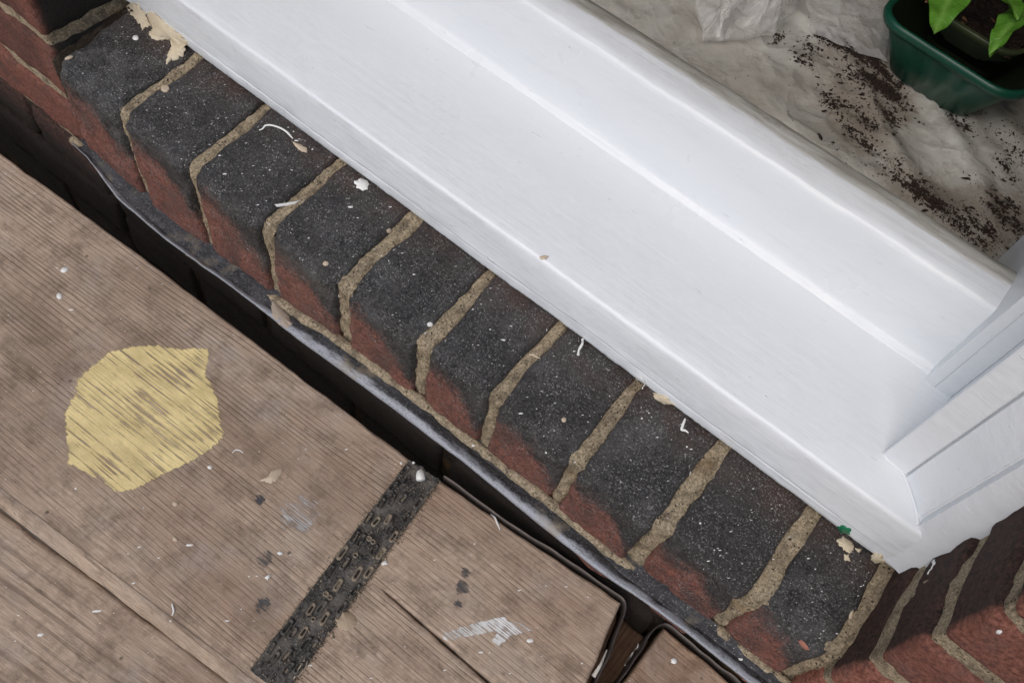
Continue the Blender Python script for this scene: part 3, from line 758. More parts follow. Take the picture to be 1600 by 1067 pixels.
yp = [(700, 115), (860, 85), (1000, 80), (1060, 100), (1305, 100), (1300, 180), (1280, 260), (1330, 340), (1360, 430), (1375, 560), (1400, 630), (1360, 690), (1290, 740), (1215, 790), (1100, 850), (1000, 890), (880, 960), (780, 990), (720, 985), (640, 920), (540, 870), (430, 820), (425, 700), (410, 600), (415, 500), (470, 380), (490, 290), (600, 190)]
patch('paint_patch', [(x / 4, 520 + y / 4) for x, y in yp], m_paint_on_wood('yellow_paint', (.62, .50, .23), (.80, .66, .32), .50), b1, ZB, 'dry brushed patch of pale yellow paint')
MSM = m_paint_on_wood('white_paint_smear', (.55, .55, .52), (.75, .75, .73), .47, fine=True)
patch('paint_smear', [(690, 990), (735, 975), (790, 962), (792, 970), (815, 972), (832, 984), (800, 992), (780, 1008), (768, 1002), (778, 985), (740, 992), (695, 1000)], MSM, b1, ZB, 'streaky white paint smear', soft=.006)
MGS = m_paint_on_wood('grey_scuff', (.36, .345, .325), (.50, .485, .465), .36, fine=True)
patch('paint_smear', [(440, 790), (470, 775), (492, 785), (495, 812), (475, 830), (450, 822)], MGS, b1, ZB, 'faint grey scuff', soft=.03)
patch('paint_smear', [(650, 975), (665, 980), (672, 995), (655, 996)], MGS, b1, ZB, soft=.008)
MTAR = m_paint_on_wood('tar_stain', (.035, .036, .038), (.085, .08, .078), .44, fine=True)
for (x, y, r) in ((407, 781, 7), (413, 873, 12), (411, 945, 10), (716, 945, 7), (722, 918, 10), (727, 895, 7)):
    patch('tar_spot', [(x + r * 1.0 * math.cos(a), y + r * 1.1 * math.sin(a)) for a in np.linspace(0, 6.28, 9)[:-1]], MTAR, b1, ZB, soft=.016)

# ---- perforated nail plate on board 1
binv = (Matrix.Translation(b1.location) @ Matrix.Rotation(b1.rotation_euler.z, 4, 'Z')).inverted()
pa, pb, pc, pd_ = [at(*p, ZB) for p in ((636, 720), (690, 752), (456, 1078), (378, 1056))]
ax = ((pd_ - pa) + (pc - pb)).normalized(); org = (pa + pb) / 2; wv_ = Vector((-ax.y, ax.x, 0)); 
if (pb - pa).dot(wv_) < 0: wv_ = -wv_
HW = .0155; LN = ((pc + pd_) / 2 - org).length
def PL(u, v, z): return binv @ (org + ax * u + wv_ * v + Vector((0, 0, z)))
V = []; nu, nv = 120, 25
for i in range(nu):
    for j in range(nv):
        u = LN * i / (nu - 1); v = -1 + 2 * j / (nv - 1)
        curl = .0016 * max(0, abs(v) - .8) / .2
        z = .0024 + curl * 1.3 + .0011 * fbm(u * 60, v * 3, 1) + .0003 * N(u * 300, v * 12, 4)
        if abs(v) == 1: z -= .0028
        V.append(PL(u + .0008 * N(v * 5, i * .3, 0) * (i in (0, nu - 1)), v * HW + .0006 * N(u * 50, v, 2), z))
plate = mesh('nail_plate', V, grid_faces(nu, nv), MPL, b1); plate['label'] = 'dark perforated metal nail plate'
plate.parent = b1
MGR = m_simple('pale_grit', (.20, .165, .12), .85, .6, 420, .9)
MHOLE = m_simple('dark_hole', (.012, .010, .009), .8, .3)
ringbase = None
def stadium(L, W, n=14):
    return [((L / 2 - W / 2) * (1 if math.cos(a) > 0 else -1) + W / 2 * math.cos(a), W / 2 * math.sin(a)) for a in np.linspace(0, 2 * math.pi, n, endpoint=False) + .01]
def slot(u, v, L, W, rot=0, grit=True, z0=.0027):
    """punched slot: raised lip round a dark hole with grit in it"""
    S = stadium(L, W); n = len(S); V = []
    for (sc_, dz) in ((1.35, -.0004), (1.08, .0016), (.74, .0014), (.55, -.0002)):
        for k, (a, b) in enumerate(S):
            a2, b2 = a * (sc_ if sc_ < 1.1 else 1.08), b * sc_; c, s = math.cos(rot), math.sin(rot)
            V.append(PL(u + a2 * c - b2 * s + .0003 * N(k, u * 90, v), v + a2 * s + b2 * c, z0 + dz + .0003 * N(k * 1.3, u * 200, 3)))
    F = [(r * n + k, r * n + (k + 1) % n, (r + 1) * n + (k + 1) % n, (r + 1) * n + k) for r in range(3) for k in range(n)]
    o = mesh('slot_lip', V, F, MGR if grit and rr.random() < .55 else MPL, plate)
    V2 = [V[3 * n + k] for k in range(n)]
    mesh('slot_hole', V2, [tuple(range(n))], MHOLE if random.random() < .6 else MGR, plate, False)
rr = random.Random(3)
rows = [(-.0125, 0), (-.0062, .5), (.0, 0), (.0062, .5), (.0125, 0)]
for v, ph in rows:
    u = .010 + ph * .011
    while u < LN - .008:
        if rr.random() < .72:
            slot(u + rr.uniform(-.001, .001), v + rr.uniform(-.0006, .0006), rr.uniform(.0085, .0125), rr.uniform(.0028, .0038), rr.uniform(-.1, .1), rr.random() < .62)
        u += .0205 if abs(v) < .01 else .0165
for (x, y) in ((577, 843), (556, 869), (510, 929), (484, 963)):
    p = at(x, y, ZB) - org; slot(p.dot(ax), p.dot(wv_), .0042, .0032, 1.57, True, .0028); slot(p.dot(ax) + .0004, p.dot(wv_) + .0040, .0036, .0030, 1.57, True, .0028)

gv, gf = [], []
for _ in range(1500):
    u = rr.uniform(0, LN); v = rr.choice((rr.gauss(0, .009), rr.gauss(-HW, .0012), rr.gauss(HW, .0012), rr.gauss(HW, .003)))
    if abs(v) > HW + .006: continue
    sz = abs(rr.gauss(0, .00035)) + .0002; k = len(gv); z_ = .0030 if abs(v) < HW else .0002
    for q in range(5): gv.append(PL(u + math.cos(q * 1.257) * sz * rr.uniform(.6, 1.5), v + math.sin(q * 1.257) * sz * rr.uniform(.6, 1.3), z_))
    gv.append(PL(u, v, z_ + sz)); gf.extend([(k + q, k + (q + 1) % 5, k + 5) for q in range(5)])
o = mesh('trapped_grit', gv, gf, MGR, plate, False); o['kind'] = 'stuff'
# ------------------------------------------------------------------ inside: window board, soil, plastic, planter
ZI = .058
hot = [(1310, 70, 22, 10, .8), (1345, 90, 25, 10, .9), (1370, 105, 18, 8, .7), (1330, 120, 20, 18, .6), (1370, 140, 26, 14, 1.0), (1400, 155, 20, 10, .9), (1300, 165, 16, 14, .7), (1330, 180, 30, 16, .8), (1385, 180, 18, 12, .9),
       (1335, 215, 16, 10, .8), (1400, 275, 22, 12, .7), (1450, 322, 13, 10, 1.5), (1430, 308, 18, 10, 1.0), (1500, 370, 22, 10, .9), (1530, 365, 22, 12, 1.0), (1580, 350, 22, 10, .9), (1550, 340, 20, 10, .8), (1575, 325, 16, 12, .8),
       (1570, 270, 14, 14, .4), (1580, 250, 14, 12, .4), (1500, 195, 14, 10, .5), (1260, 80, 12, 14, .4), (1220, 60, 7, 12, .35), (1255, 97, 10, 8, .4), (1560, 200, 30, 20, .25), (1480, 180, 30, 14, .35), (1500, 380, 30, 12, .7), (1340, 150, 40, 40, .5), (1480, 340, 60, 30, .4), (1340, 240, 40, 30, .3)]
HP = [(at(x, y, ZI), sx / 1300 * .62, sy / 1300 * .62, wgt) for x, y, sx, sy, wgt in hot]
V = []; so = []; nx, ny = 260, 150
def folds(x, y):
    d = 0
    # folds fan out towards the lower right
    q = y * .8 + x * .55; q2 = x * .9 - y * .5
    m = max(0, min(1, (x - .36) / .12))
    d += m * .0030 * max(0, fbm(q * 26, q2 * 5, 3, 3)) + .0016 * fbm(x * 9, y * 9, 1, 3)
    rid = 1 - abs(N(q * 17 + 1.2, q2 * 4, 5)) * 3
    d += m * .0055 * max(0, rid) + .0022 * max(0, 1 - abs(N(x * 14 + 3, y * 15, 8)) * 5)
    return d
for i in range(nx):
    for j in range(ny):
        x = -.12 + 1.05 * i / (nx - 1); y = .236 + .60 * j / (ny - 1)
        V.append((x, y, ZI + folds(x, y)))
        so.append(min(1, sum(wg * .5 * math.exp(-((x - p.x) / .03) ** 2 - ((y - p.y) / .03) ** 2) for p, a, b, wg in HP)))
V += [(-.12, .236, ZI - .03), (.93, .236, ZI - .03), (.93, .836, ZI - .03), (-.12, .836, ZI - .03)]
so += [0] * 4
k0 = nx * ny
ib = mesh('window_board', V, grid_faces(nx, ny) + [(k0, k0 + 3, k0 + 2, k0 + 1)], m_sheet()); attr(ib, 'soil', so)
tag(ib, 'dusty off-white inside window board with soil spilled over its wrinkled covering', 'window board')
# loose soil grains: nobody could count them
rs_ = random.Random(11); V = []; F = []
def grain(x, y, z, s):
    k = len(V); a = rs_.random() * 6.28; el = rs_.uniform(.6, 2.6)
    for q in range(5):
        t = a + q * 1.257; r = s * rs_.uniform(.6, 1.2)
        dx, dy = math.cos(t) * r, math.sin(t) * r
        c, s2 = math.cos(a), math.sin(a); u = (dx * c + dy * s2) * el; v = -dx * s2 + dy * c
        V.append((x + u * c - v * s2, y + u * s2 + v * c, z + s * rs_.uniform(-.2, .3)))
    V.append((x, y, z + s * rs_.uniform(.7, 1.1)))
    F.extend([(k + q, k + (q + 1) % 5, k + 5) for q in range(5)])
tw = sum(h[3] for h in HP)
for p, sx, sy, wg in HP:
    cl = [(rs_.gauss(0, sx), rs_.gauss(0, sy)) for _ in range(16)]
    for _ in range(int(620 * wg)):
        c = rs_.choice(cl); s_ = rs_.choice((.3, .8, 1.6, 2.4)); ux, vy = c[0] + rs_.gauss(0, sx * .38 * s_), c[1] + rs_.gauss(0, sy * .38 * s_)
        # streaks lie along the folds (down to the right)
        dx, dy = ux * .96 + vy * .1, vy * .9 - ux * .28
        x, y = p.x + dx, p.y + dy
        if y < .238 or x > .66: continue
        grain(x, y, ZI + folds(x, y) + .0002, (abs(rs_.gauss(0, .00022)) + .00012) * rs_.choice((1, 1, 1, 1, 2.6)))
for _ in range(1600):
    x, y = rs_.uniform(.2, .66), rs_.uniform(.24, .5)
    if rs_.random() < .25 + (x - .2): grain(x, y, ZI + folds(x, y) + .0001, abs(rs_.gauss(0, .00022)) + .0001)
# the heap by the rail
hp = at(1452, 322, ZI)
for _ in range(420):
    a, r = rs_.random() * 6.28, abs(rs_.gauss(0, .006)); grain(hp.x + math.cos(a) * r, hp.y + math.sin(a) * r * .8, ZI + .002 + .006 * math.exp(-(r / .006) ** 2) * rs_.random(), rs_.uniform(.0005, .0014))
for (a, b, n) in (((1275, 58), (1345, 98), 520), ((1345, 85), (1388, 128), 260), ((1345, 122), (1405, 155), 420), ((1385, 150), (1405, 132), 120)):
    A, B = at(*a, ZI), at(*b, ZI)
    for _ in range(n):
        t = rs_.random(); q = A.lerp(B, t); wd = .0028 * math.sin(math.pi * min(1, t * .9 + .1)) + .0008
        x, y = q.x + rs_.gauss(0, wd), q.y + rs_.gauss(0, wd)
        grain(x, y, ZI + folds(x, y) + abs(rs_.gauss(0, .0012)), rs_.uniform(.0004, .0012))
so_ = mesh('spilled_soil', V, F, m_soil(), None, False); so_['kind'] = 'stuff'; tag(so_, 'dark potting soil crumbs spilled across the inside window board', 'soil')

# clear plastic: crumpled bag at the top and loose film by the planter
MF = m_film()
def crumple(name, px, z, hgt, label, n=60, seed=0, sharp=1.0, lay=2):
    C4 = [at(*p, z) for p in px]
    V = []; F = []
    for l in range(lay):
        k = len(V)
        for i in range(n):
            for j in range(n):
                u, v = i / (n - 1), j / (n - 1)
                p = C4[0].lerp(C4[1], u).lerp(C4[3].lerp(C4[2], u), v)
                e = min(u, 1 - u, v, 1 - v) * 5
                a = 1 - abs(N(u * 3.1 + seed, v * 3.1, l * 2.)) * 2.2; b = 1 - abs(N(u * 7 + seed, v * 6 + 4, l * 3.)) * 2
                h = hgt * max(0, min(1, e + .1)) * (max(0, a) * .8 + max(0, b) * .35 * sharp) * (.5 + .5 * l) + .001 + l * .002
                V.append((p.x + .006 * N(u * 4, v * 4, seed), p.y + .006 * N(v * 4, u * 4, seed + 3), z + .002 + h))
        F += [tuple(q + k for q in f) for f in grid_faces(n, n)]
    o = mesh(name, V, F, MF); tag(o, label, 'plastic')
    return o
crumple('plastic_bag', [(1068, -60), (1097, 72), (1205, 62), (1290, -40)], ZI + .004, .026, 'crumpled clear plastic bag lying on the inside window board', 70, 2.3)
crumple('plastic_film', [(1255, -10), (1268, 58), (1385, 105), (1385, 10)], ZI + .004, .008, 'loose clear plastic film tucked against the green planter', 50, 6.1, .6, 1)

# planter: outer trough, inner pot, soil, plant
MG = m_simple('green_plastic', (.006, .062, .037), .36, .10, 60, .05)
MG2 = m_simple('olive_plastic', (.010, .016, .006), .5, .3, 80, .1)
def rrect(w, d, r, n=7):
    out = []
    for cx, cy, a0 in ((w / 2 - r, d / 2 - r, 0), (-w / 2 + r, d / 2 - r, 90), (-w / 2 + r, -d / 2 + r, 180), (w / 2 - r, -d / 2 + r, 270)):
        for k in range(n): a = R(a0 + 90 * k / (n - 1)); out.append((cx + r * math.cos(a), cy + r * math.sin(a)))
    return out
def subdiv(P, m=8):
    out = []
    for i, (a, b) in enumerate(zip(P, P[1:] + P[:1])):
        k = m if i % 7 == 6 else 1
        out += [(a[0] + (b[0] - a[0]) * q / k, a[1] + (b[1] - a[1]) * q / k) for q in range(k)]
    return out
ZR = ZI + .060
pc0, pc1 = at(1365, 17, ZR), at(1596, 164, ZR)
fd = (pc1 - pc0).normalized(); bd = Vector((-fd.y, fd.x, 0)); PD = .170; PW = (pc1 - pc0).length
pctr = pc0 + fd * (PW / 2) + bd * (PD / 2)
def shell(name, rings, mat, parent, ends=True, rib=0):
    V = []; n = 0
    for (w, d, z, r) in rings:
        Q = subdiv(rrect(w, d, r), 22); n = len(Q)
        for k, q in enumerate(Q):
            s = 1 + (rib * (1 if (k // 3) % 2 else 0))
            V.append((q[0], q[1] * s, z))
    F = [(i * n + k, i * n + (k + 1) % n, (i + 1) * n + (k + 1) % n, (i + 1) * n + k) for i in range(len(rings) - 1) for k in range(n)]
    if ends: F.append(tuple((len(rings) - 1) * n + k for k in range(n)) if name != 'trough' else tuple(range(n))[::-1])
    return mesh(name, V, F, mat, parent)
pl = thing('planter', 'dark green plastic planter trough on the inside window board', 'planter', (pctr.x, pctr.y, ZI + .003), math.atan2(fd.y, fd.x))
H = ZR - ZI - .003
shell('trough', [(PW - .060, PD - .060, 0, .016), (PW - .054, PD - .054, .002, .018), (PW - .014, PD - .014, H - .010, .024), (PW - .014, PD - .014, H - .009, .024)], MG, pl, rib=.022)
shell('rim', [(PW - .014, PD - .014, H - .010, .024), (PW - .004, PD - .004, H - .009, .026), (PW - .001, PD - .001, H - .005, .027), (PW - .002, PD - .002, H - .001, .027), (PW - .006, PD - .006, H, .026), (PW - .011, PD - .011, H - .0015, .024), (PW - .0125, PD - .0125, H - .0025, .023)], MG, pl, ends=False)
shell('inside_lining', [(PW - .0124, PD - .0124, H - .0026, .023), (PW - .020, PD - .020, H - .014, .022), (PW - .066, PD - .066, .006, .014)], MG2, pl)
pp = thing('plant_pot', 'smaller olive green pot of soil standing inside the green planter', 'pot', (pctr.x + bd.x * .014, pctr.y + bd.y * .014, ZI + .0155), math.atan2(fd.y, fd.x))
w2, d2_ = PW - .052, PD - .080; H2 = H - .016
shell('pot', [(w2 - .02, d2_ - .02, 0, .02), (w2 - .004, d2_ - .004, H2 - .006, .022), (w2 - .007, d2_ - .007, H2 - .0015, .020), (w2 - .012, d2_ - .012, .014, .018)], MG2, pp)
shell('pot_rim', [(w2 - .004, d2_ - .004, H2 - .007, .022), (w2, d2_, H2 - .004, .023), (w2 + .001, d2_ + .001, H2 - .001, .023), (w2 - .001, d2_ - .001, H2, .022), (w2 - .0035, d2_ - .0035, H2 - .0015, .021), (w2 - .0045, d2_ - .0045, H2 + .0004, .021), (w2 - .0065, d2_ - .0065, H2 - .001, .020)], m_simple('olive_rim', (.055, .070, .030), .4, .2, 80, .1), pp, ends=False)
V = []; n = 50
for i in range(n * 2):
    for j in range(n):
        x = -(w2 - .011) / 2 + (w2 - .011) * i / (2 * n - 1); y = -(d2_ - .011) / 2 + (d2_ - .011) * j / (n - 1)
        V.append((x, y, H2 - .008 + .004 * fbm(x * 60, y * 60, 0) + .0015 * N(x * 300, y * 300, 2)))
mesh('soil', V, grid_faces(2 * n, n), m_soil(), pp)
MBK = m_simple('bark_chip', (.20, .095, .04), .8, .4, 300, .6)
rbk = random.Random(4)
for k in range(26):
    V, F = worn_box(rbk.uniform(.004, .011), rbk.uniform(.0015, .003), .0018, .0006, .002, .0008, k, 6)
    o = mesh('bark_chip', V, F, MBK, pp); o.location = (rbk.uniform(-.06, .06), rbk.uniform(-.035, .03), H2 - .006); o.rotation_euler = (rbk.uniform(-.5, .5), rbk.uniform(-.5, .5), rbk.random() * 3.1)
MLF = m_leaf()
plant = thing('seedling_plant', 'young plant with broad bright green leaves over the planter', 'plant', (pctr.x, pctr.y, ZR))
def leaf(base, tipp, wid, seed=0, droop=.012, roll=0.0):
    d = tipp - base; L = d.length; n, m = 26, 11; V = []
    for i in range(n):
        t = i / (n - 1)
        wdt = wid * (math.sin(math.pi * t ** .85) ** .75 if 0 < t < 1 else 0) * (1 - .18 * t)
        for j in range(m):
            s = -1 + 2 * j / (m - 1)
            V.append((L * t, s * wdt, droop * 4 * t * (1 - t) - .22 * wdt * (1 - abs(s)) + .0018 * fbm(t * 5 + seed, s * 1.5, 2) + .0012 * math.sin(t * 26 + seed) * abs(s)))
    F = grid_faces(n, m)
    V += [(v[0], v[1], v[2] - .0005) for v in V]; k = n * m
    F += [tuple(q + k for q in f[::-1]) for f in grid_faces(n, m)]
    o = mesh('leaf', V, F, MLF, plant)
    X = d.normalized(); Z = Vector((0, 0, 1)); Y = Z.cross(X).normalized(); Z = X.cross(Y)
    Rm = Matrix((X, Y, Z)).transposed().to_4x4() @ Matrix.Rotation(roll, 4, 'X')
    o.matrix_local = Matrix.Translation(base - plant.location) @ Rm
    return o
zl = ZR + .035
leaf(at(1508, -55, zl), at(1459, 54, zl - .010), .0175, 1, .006, .25)
leaf(at(1530, -70, zl + .01), at(1592, 30, zl), .020, 4, .005, -.2)
leaf(at(1640, 0, zl), at(1546, 90, zl - .022), .0150, 7, .012, .7)
leaf(at(1545, -75, zl + .02), at(1640, -30, zl + .01), .018, 9)
leaf(at(1500, -75, zl + .02), at(1440, -60, zl), .016, 12)
leaf(at(1660, 20, zl), at(1700, 90, zl), .018, 15)
for (a, b) in (((1525, -80, zl), (1560, -30, ZR - .02)), ((1645, -5, zl), (1640, 40, ZR - .02))):
    A, B = at(*a), at(*b)
    tube('stem', [A - plant.location, (A + B) / 2 - plant.location + Vector((.003, 0, 0)), B - plant.location], .002, MLF, plant)

# ------------------------------------------------------------------ flecks, flakes and specks of paint
bpy.context.view_layer.update()
from mathutils.bvhtree import BVHTree
bv, bf = [], []
for ob in list(COL.objects):
    if ob.type != 'MESH' or ob.name.split('.')[0] not in ('brick', 'mortar_joint', 'mortar_bed', 'mortar_fillet', 'lead_flashing', 'timber_sill', 'bottom_rail', 'jamb', 'plank', 'worn_edge', 'nail_plate', 'end_band'): continue
    k = len(bv); mw = ob.matrix_world.copy()
    bv.extend([mw @ v.co for v in ob.data.vertices]); bf.extend([tuple(i + k for i in p.vertices) for p in ob.data.polygons])
TREE = BVHTree.FromPolygons(bv, bf)
def hit(px, py):
    loc, nor, *_ = TREE.ray_cast(Vector(CAM), Vector(ray(px, py)).normalized()); return loc, (nor if nor.dot(Vector(CAM) - loc) > 0 else -nor)
def drop(x, y, z=.6):
    loc, nor, *_ = TREE.ray_cast(Vector((x, y, z)), Vector((0, 0, -1))); return (loc, nor if nor.z > 0 else -nor, None) if loc is not None else (None, None, None)
pending = []
def chip(name, pts, mat, label, cat='paint flake', parent=None, th=.0007, group=None, rag=.25, seed=0):
    """a flat irregular flake lying on whatever is under it"""
    H_ = [hit(*p) for p in pts]
    c = sum((h[0] for h in H_), Vector()) / len(H_); nn = sum((h[1] for h in H_), Vector()).normalized()
    n = len(pts); P = []
    for k in range(n):
        a, b = H_[k][0], H_[(k + 1) % n][0]
        for q in range(6):
            t = q / 6; p = a.lerp(b, t); u_ = (k * 6 + q) * .42 + seed * 3.1; p = p + (p - c) * rag * (N(u_, seed, 2) + .7 * N(u_ * 3.1, seed, 5)); P.append(p)
    m = len(P)
    V = [p - c + nn * .0001 for p in P] + [(p - c) * .93 + nn * (th * (1 + .5 * N(i * .7, seed, 1))) for i, p in enumerate(P)] + [nn * th * 1.2]
    F = [(i, (i + 1) % m, m + (i + 1) % m, m + i) for i in range(m)] + [(m + i, m + (i + 1) % m, 2 * m) for i in range(m)]
    pending.append((name, V, F, mat, c, label, cat, parent, group))
def strand(name, pts, r, mat, label, cat='paint peel', lift=.0006, group=None, flat=.6):
    H_ = [hit(*p) for p in pts]; c = H_[0][0]
    P = [h[0] + h[1] * (lift + (r[i] if hasattr(r, '__len__') else r) * flat * .6) - c for i, h in enumerate(H_)]
    rs = r if hasattr(r, '__len__') else [r * .6] + [r] * (len(P) - 2) + [r * .5]
    Q = smooth_path([tuple(p) for p in P], 26, 2); d = np.linspace(0, len(rs) - 1, 26); rr_ = np.interp(d, range(len(rs)), rs)
    pending.append((name, (Q, rr_, flat), None, mat, c, label, cat, None, group))
ov = lambda x, y, a, b, n=7, rot=0: [(x + a * math.cos(t) * math.cos(rot) - b * math.sin(t) * math.sin(rot), y + a * math.cos(t) * math.sin(rot) + b * math.sin(t) * math.cos(rot)) for t in np.linspace(0, 2 * math.pi, n, endpoint=False)]
# peels and flakes that stand out
strand('paint_peel', [(405, 205), (412, 203), (414, 197), (425, 197), (438, 201), (448, 207), (458, 218)], .0009, MCHIP, 'long curled white paint peel on the third black brick from upper left')
chip('paint_flake', [(457, 222), (466, 225), (480, 232), (479, 239), (472, 238), (462, 230)], MCREAM, 'pale flake at the tail of the curled peel on the third brick from upper left', seed=2)
chip('paint_flake', [(430, 320), (446, 317), (468, 314), (461, 319), (445, 323), (433, 324)], MCHIP, 'white splinter of paint across the joint right of the third brick from upper left', seed=3)
chip('paint_flake', [(554, 284), (562, 279), (572, 281), (577, 288), (574, 296), (566, 298), (557, 294)], MCHIP, 'round white paint blot on the fourth black brick from upper left', seed=4, th=.0005)
strand('paint_peel', [(912, 528), (910, 537), (907, 543), (904, 548), (903, 556)], [.0012, .0008, .0011, .0007, .001], MCHIP, 'thin white paint drip on the seventh black brick from upper left')
strand('paint_peel', [(1070, 654), (1067, 662), (1064, 672), (1071, 673), (1075, 677)], .0010, MCHIP, 'hooked white paint peel on the eighth black brick from upper left')
strand('paint_peel', [(995, 596), (995, 588), (1001, 587), (1008, 592), (1009, 600), (1005, 606), (1004, 609)], .0006, MCHIP, 'ring-shaped paint curl at the joint beside the white sill')
strand('paint_peel', [(826, 555), (833, 556), (840, 559), (845, 561)], .0010, MCREAM, 'cream paint sliver lying over the mortar joint left of the seventh brick from upper left')
chip('paint_flake', [(842, 402), (850, 399), (857, 401), (853, 406), (845, 406)], MCREAM, 'small beige flake on the white timber sill', seed=8)
chip('paint_flake', ov(258, 139, 7, 6), MCREAM, 'round cream paint spot on the second black brick from upper left', seed=9, rag=.1)
chip('paint_flake', ov(672, 507, 5, 4), MCHIP, 'white crumb on the joint left of the sixth brick from upper left', seed=10)
chip('paint_flake', ov(509, 412, 5, 4), MCREAM, 'cream dot on the lower part of the fourth brick from upper left', seed=11, rag=.1)
chip('paint_flake', ov(608, 361, 4.5, 4), MCREAM, 'cream crumb on the joint right of the fourth brick from upper left', seed=12)
chip('paint_flake', ov(881, 656, 4, 4), MCREAM, 'cream crumb on the seventh black brick from upper left', seed=13)
chip('paint_flake', ov(212, 60, 5, 4), MCHIP, 'white spot near the cream flaking on the first brick from upper left', seed=14)
chip('paint_flake', ov(108, 91, 7, 2.5, rot=-.4), MCREAM, 'wood-coloured splinter on the first black brick from upper left', seed=15)
chip('paint_flake', ov(1256, 1007, 11, 4, rot=.8), m_simple('brick_sliver', (.30, .13, .09), .8), 'reddish sliver on the last black brick', seed=16)
chip('paint_flake', ov(1330, 960, 8, 3, rot=-1.2), MCREAM, 'tan splinter on the last black brick by the reveal', seed=17)
chip('paint_flake', [(1308, 822), (1318, 820), (1330, 826), (1328, 834), (1314, 832)], m_simple('bright_green_paint', (.01, .17, .075), .4, .15), 'bright green paint spot on the last brick against the white sill', 'paint spot', seed=18)
chip('paint_flake', [(1445, 885), (1460, 874), (1462, 880), (1450, 898), (1440, 900)], MCHIP, 'torn white paint flake at the outer corner of the window', seed=19)
chip('paint_flake', ov(1561, 986, 5, 3), MCHIP, 'small white fleck on the red brick at the lower right', seed=20)
# on the boards
chip('paint_flake', [(405, 751), (418, 745), (425, 735), (440, 731), (441, 738), (433, 750), (425, 755), (412, 752)], MCREAM, 'beige paint scrap on the scaffold board above the tar spots', seed=21)
chip('paint_flake', ov(541, 970, 17, 15, 10), m_simple('tan_paint_disc', (.36, .28, .19), .7, .2), 'round tan paint disc beside the metal plate', seed=22, th=.0005, rag=.12)
chip('paint_flake', [(458, 1060), (474, 1030), (481, 1032), (480, 1042), (468, 1056)], MCREAM, 'pointed cream flake at the foot of the metal plate', seed=23)
chip('paint_flake', ov(438, 864, 5, 3), MCHIP, 'white oval chip left of the metal plate', seed=24)
chip('paint_flake', [(413, 902), (422, 896), (420, 901), (425, 897), (418, 906)], MCHIP, 'small forked white chip left of the metal plate', seed=25)
chip('paint_flake', [(595, 880), (603, 874), (607, 881), (598, 883)], MCHIP, 'white chip touching the right edge of the metal plate', seed=26)
chip('paint_flake', ov(274, 787, 5, 4), MCREAM, 'cream chip below the yellow patch, upper of two', seed=27)
chip('paint_flake', ov(274, 842, 5, 3.5, rot=.6), MCREAM, 'cream chip below the yellow patch, lower of two', seed=28)
chip('paint_flake', ov(1053, 1032, 5, 5), MCHIP, 'white blob on the brown board end at bottom right', seed=29)
chip('paint_flake', ov(101, 422, 7, 4, rot=-.3), MCHIP, 'grey-white chip on the board near the left edge', seed=30)
chip('paint_flake', ov(93, 463, 5, 5), MCHIP, 'white crumb on the board, just below the grey-white chip', seed=31)
chip('paint_flake', ov(328, 730, 4, 3), MCHIP, 'white chip right of the yellow patch', seed=32)
strand('paint_peel', [(768, 802), (773, 810), (777, 818), (781, 828)], .0008, MCHIP, 'thin white paint string on the board end near the lead')
strand('paint_peel', [(363, 708), (368, 703), (375, 704), (380, 708)], .0005, MCHIP, 'tiny white paint hoop right of the yellow patch')
strand('paint_peel', [(269, 943), (271, 950), (272, 955), (269, 962)], .0007, MCHIP, 'thin white peel left of the plate on the worn board')
strand('paint_peel', [(646, 724), (653, 727), (657, 734), (658, 743), (655, 750)], [.0012, .0016, .0018, .0030, .0036], MCHIP, 'thick curl of wet white paint on the end of the metal plate', 'paint blob', .001, None, .8)
strand('paint_peel', [(978, 1040), (983, 1028), (990, 1018), (998, 1012), (1000, 1004)], .0009, MCHIP, 'string of white paint on the edge band of the brown board')
strand('paint_peel', [(930, 1058), (940, 1040), (950, 1015)], [.0022, .0010, .0006], MCHIP, 'dribble of white paint on the end band of the worn board')
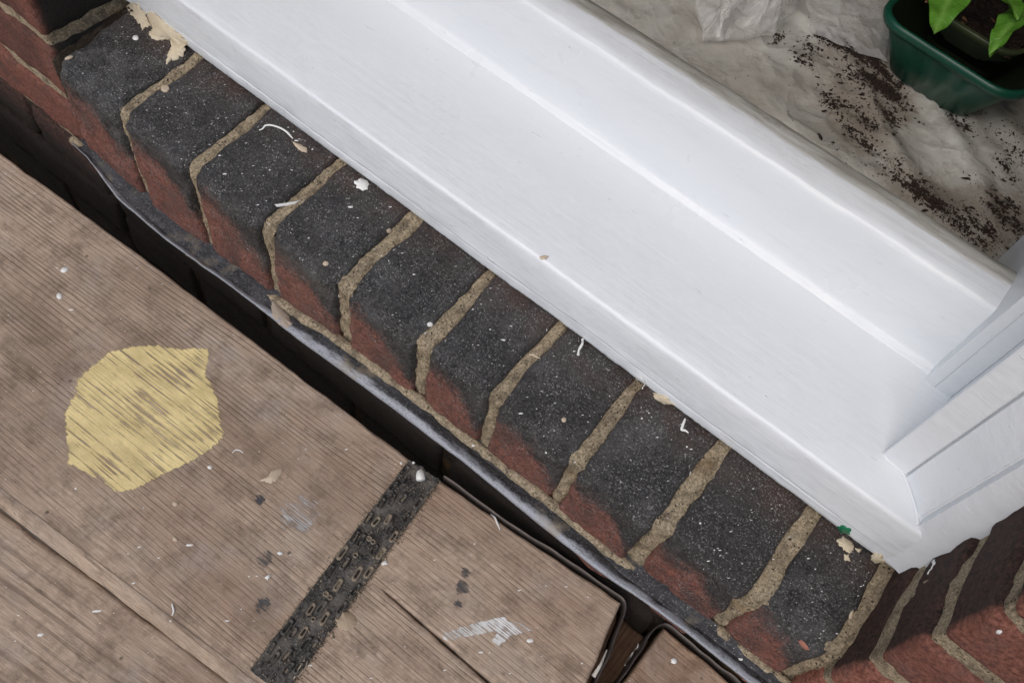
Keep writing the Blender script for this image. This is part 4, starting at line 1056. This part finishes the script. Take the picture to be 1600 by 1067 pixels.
# cream flaking on the first and last bricks, hard mortar smear on the lead
MPINK = m_simple('pinkish_scrap', (.33, .27, .21), .75, .25, 250, .6)
for k, pts in enumerate(([(197, 10), (212, 3), (225, 18), (235, 38), (238, 42), (222, 44), (214, 34), (203, 22)], [(222, 20), (240, 18), (256, 34), (270, 45), (290, 60), (293, 70), (282, 74), (268, 62), (248, 60), (236, 54), (238, 40)],
                         [(266, 62), (280, 64), (292, 70), (286, 88), (274, 94), (260, 100), (262, 86), (268, 76)], [(230, 52), (244, 46), (262, 54), (262, 62), (240, 64)])):
    chip('cream_flaking', pts, MFL, None, None, sill, .0011, seed=40 + k, rag=.35)
for k, pts in enumerate(([(1306, 842), (1318, 838), (1330, 846), (1335, 855), (1328, 866), (1318, 858), (1310, 850)], [(1335, 856), (1346, 858), (1342, 864)], [(1318, 866), (1326, 866), (1328, 876), (1320, 876)], [(1365, 862), (1378, 866), (1382, 876), (1370, 880), (1360, 874)], [(1018, 612), (1040, 618), (1054, 632), (1040, 632), (1024, 624)])):
    chip('cream_flaking', pts, MFL, None, None, sill, .0008, seed=50 + k, rag=.35)
chip('paint_flake', [(425, 468), (436, 478), (452, 494), (456, 506), (450, 514), (436, 506), (424, 492)], MPINK, 'pinkish crust of old paint stuck on the lead strip', 'paint crust', None, .0008, None, .2, 60)
# uncountable specks, dropped straight down on to sill and boards
rp = random.Random(21); V = []; F = []
def speck(loc, nor, s):
    k = len(V); t = nor.orthogonal().normalized(); b = nor.cross(t); a = rp.random() * 6.28; el = rp.choice((1, 1, 1.3, 2.2, 3.2))
    for q in range(6):
        g_ = a + q * 1.047; r = s * rp.uniform(.65, 1.15); V.append(loc + t * math.cos(g_) * r * el + b * math.sin(g_) * r + nor * .0001)
    V.append(loc + nor * (s * .45 + .0001)); F.extend([(k + q, k + (q + 1) % 6, k + 6) for q in range(6)])
cnt = 0
for _ in range(1100):
    x, y = rp.uniform(-.08, .66), rp.uniform(-.004, .074)
    loc, nor, ob = drop(x, y, .055)
    if loc is None or nor.z < .3: continue
    speck(loc, nor, min(.0016, .00010 + abs(rp.gauss(0, .00015)) + (.0007 * rp.random() if rp.random() < .03 else 0)))
for _ in range(420):
    x, y = rp.uniform(-.15, .62), rp.uniform(-.34, -.02)
    loc, nor, ob = drop(x, y, .0)
    if loc is None or nor.z < .5 or loc.z < -.16: continue
    speck(loc, nor, min(.0018, .00018 + abs(rp.gauss(0, .00025)) + (.0010 * rp.random() if rp.random() < .06 else 0)))
def finish_chips():
    for (name, V_, F_, mat, c, label, cat, parent, group) in pending:
        if F_ is None:
            Q, rr_, flat = V_; o = tube(name, Q, rr_, mat, None, 8, flat)
        else: o = mesh(name, V_, F_, mat)
        o.location = c
        if parent: o.parent = parent
        else: tag(o, label, cat, group or {'paint_peel': 'curls and peels of paint', 'paint_flake': 'loose flakes and spots of paint'}.get(name))
finish_chips()
o = mesh('paint_specks', V, F, MCHIP, None, False); o['kind'] = 'stuff'; tag(o, 'fine white paint specks scattered over bricks and boards', 'specks')
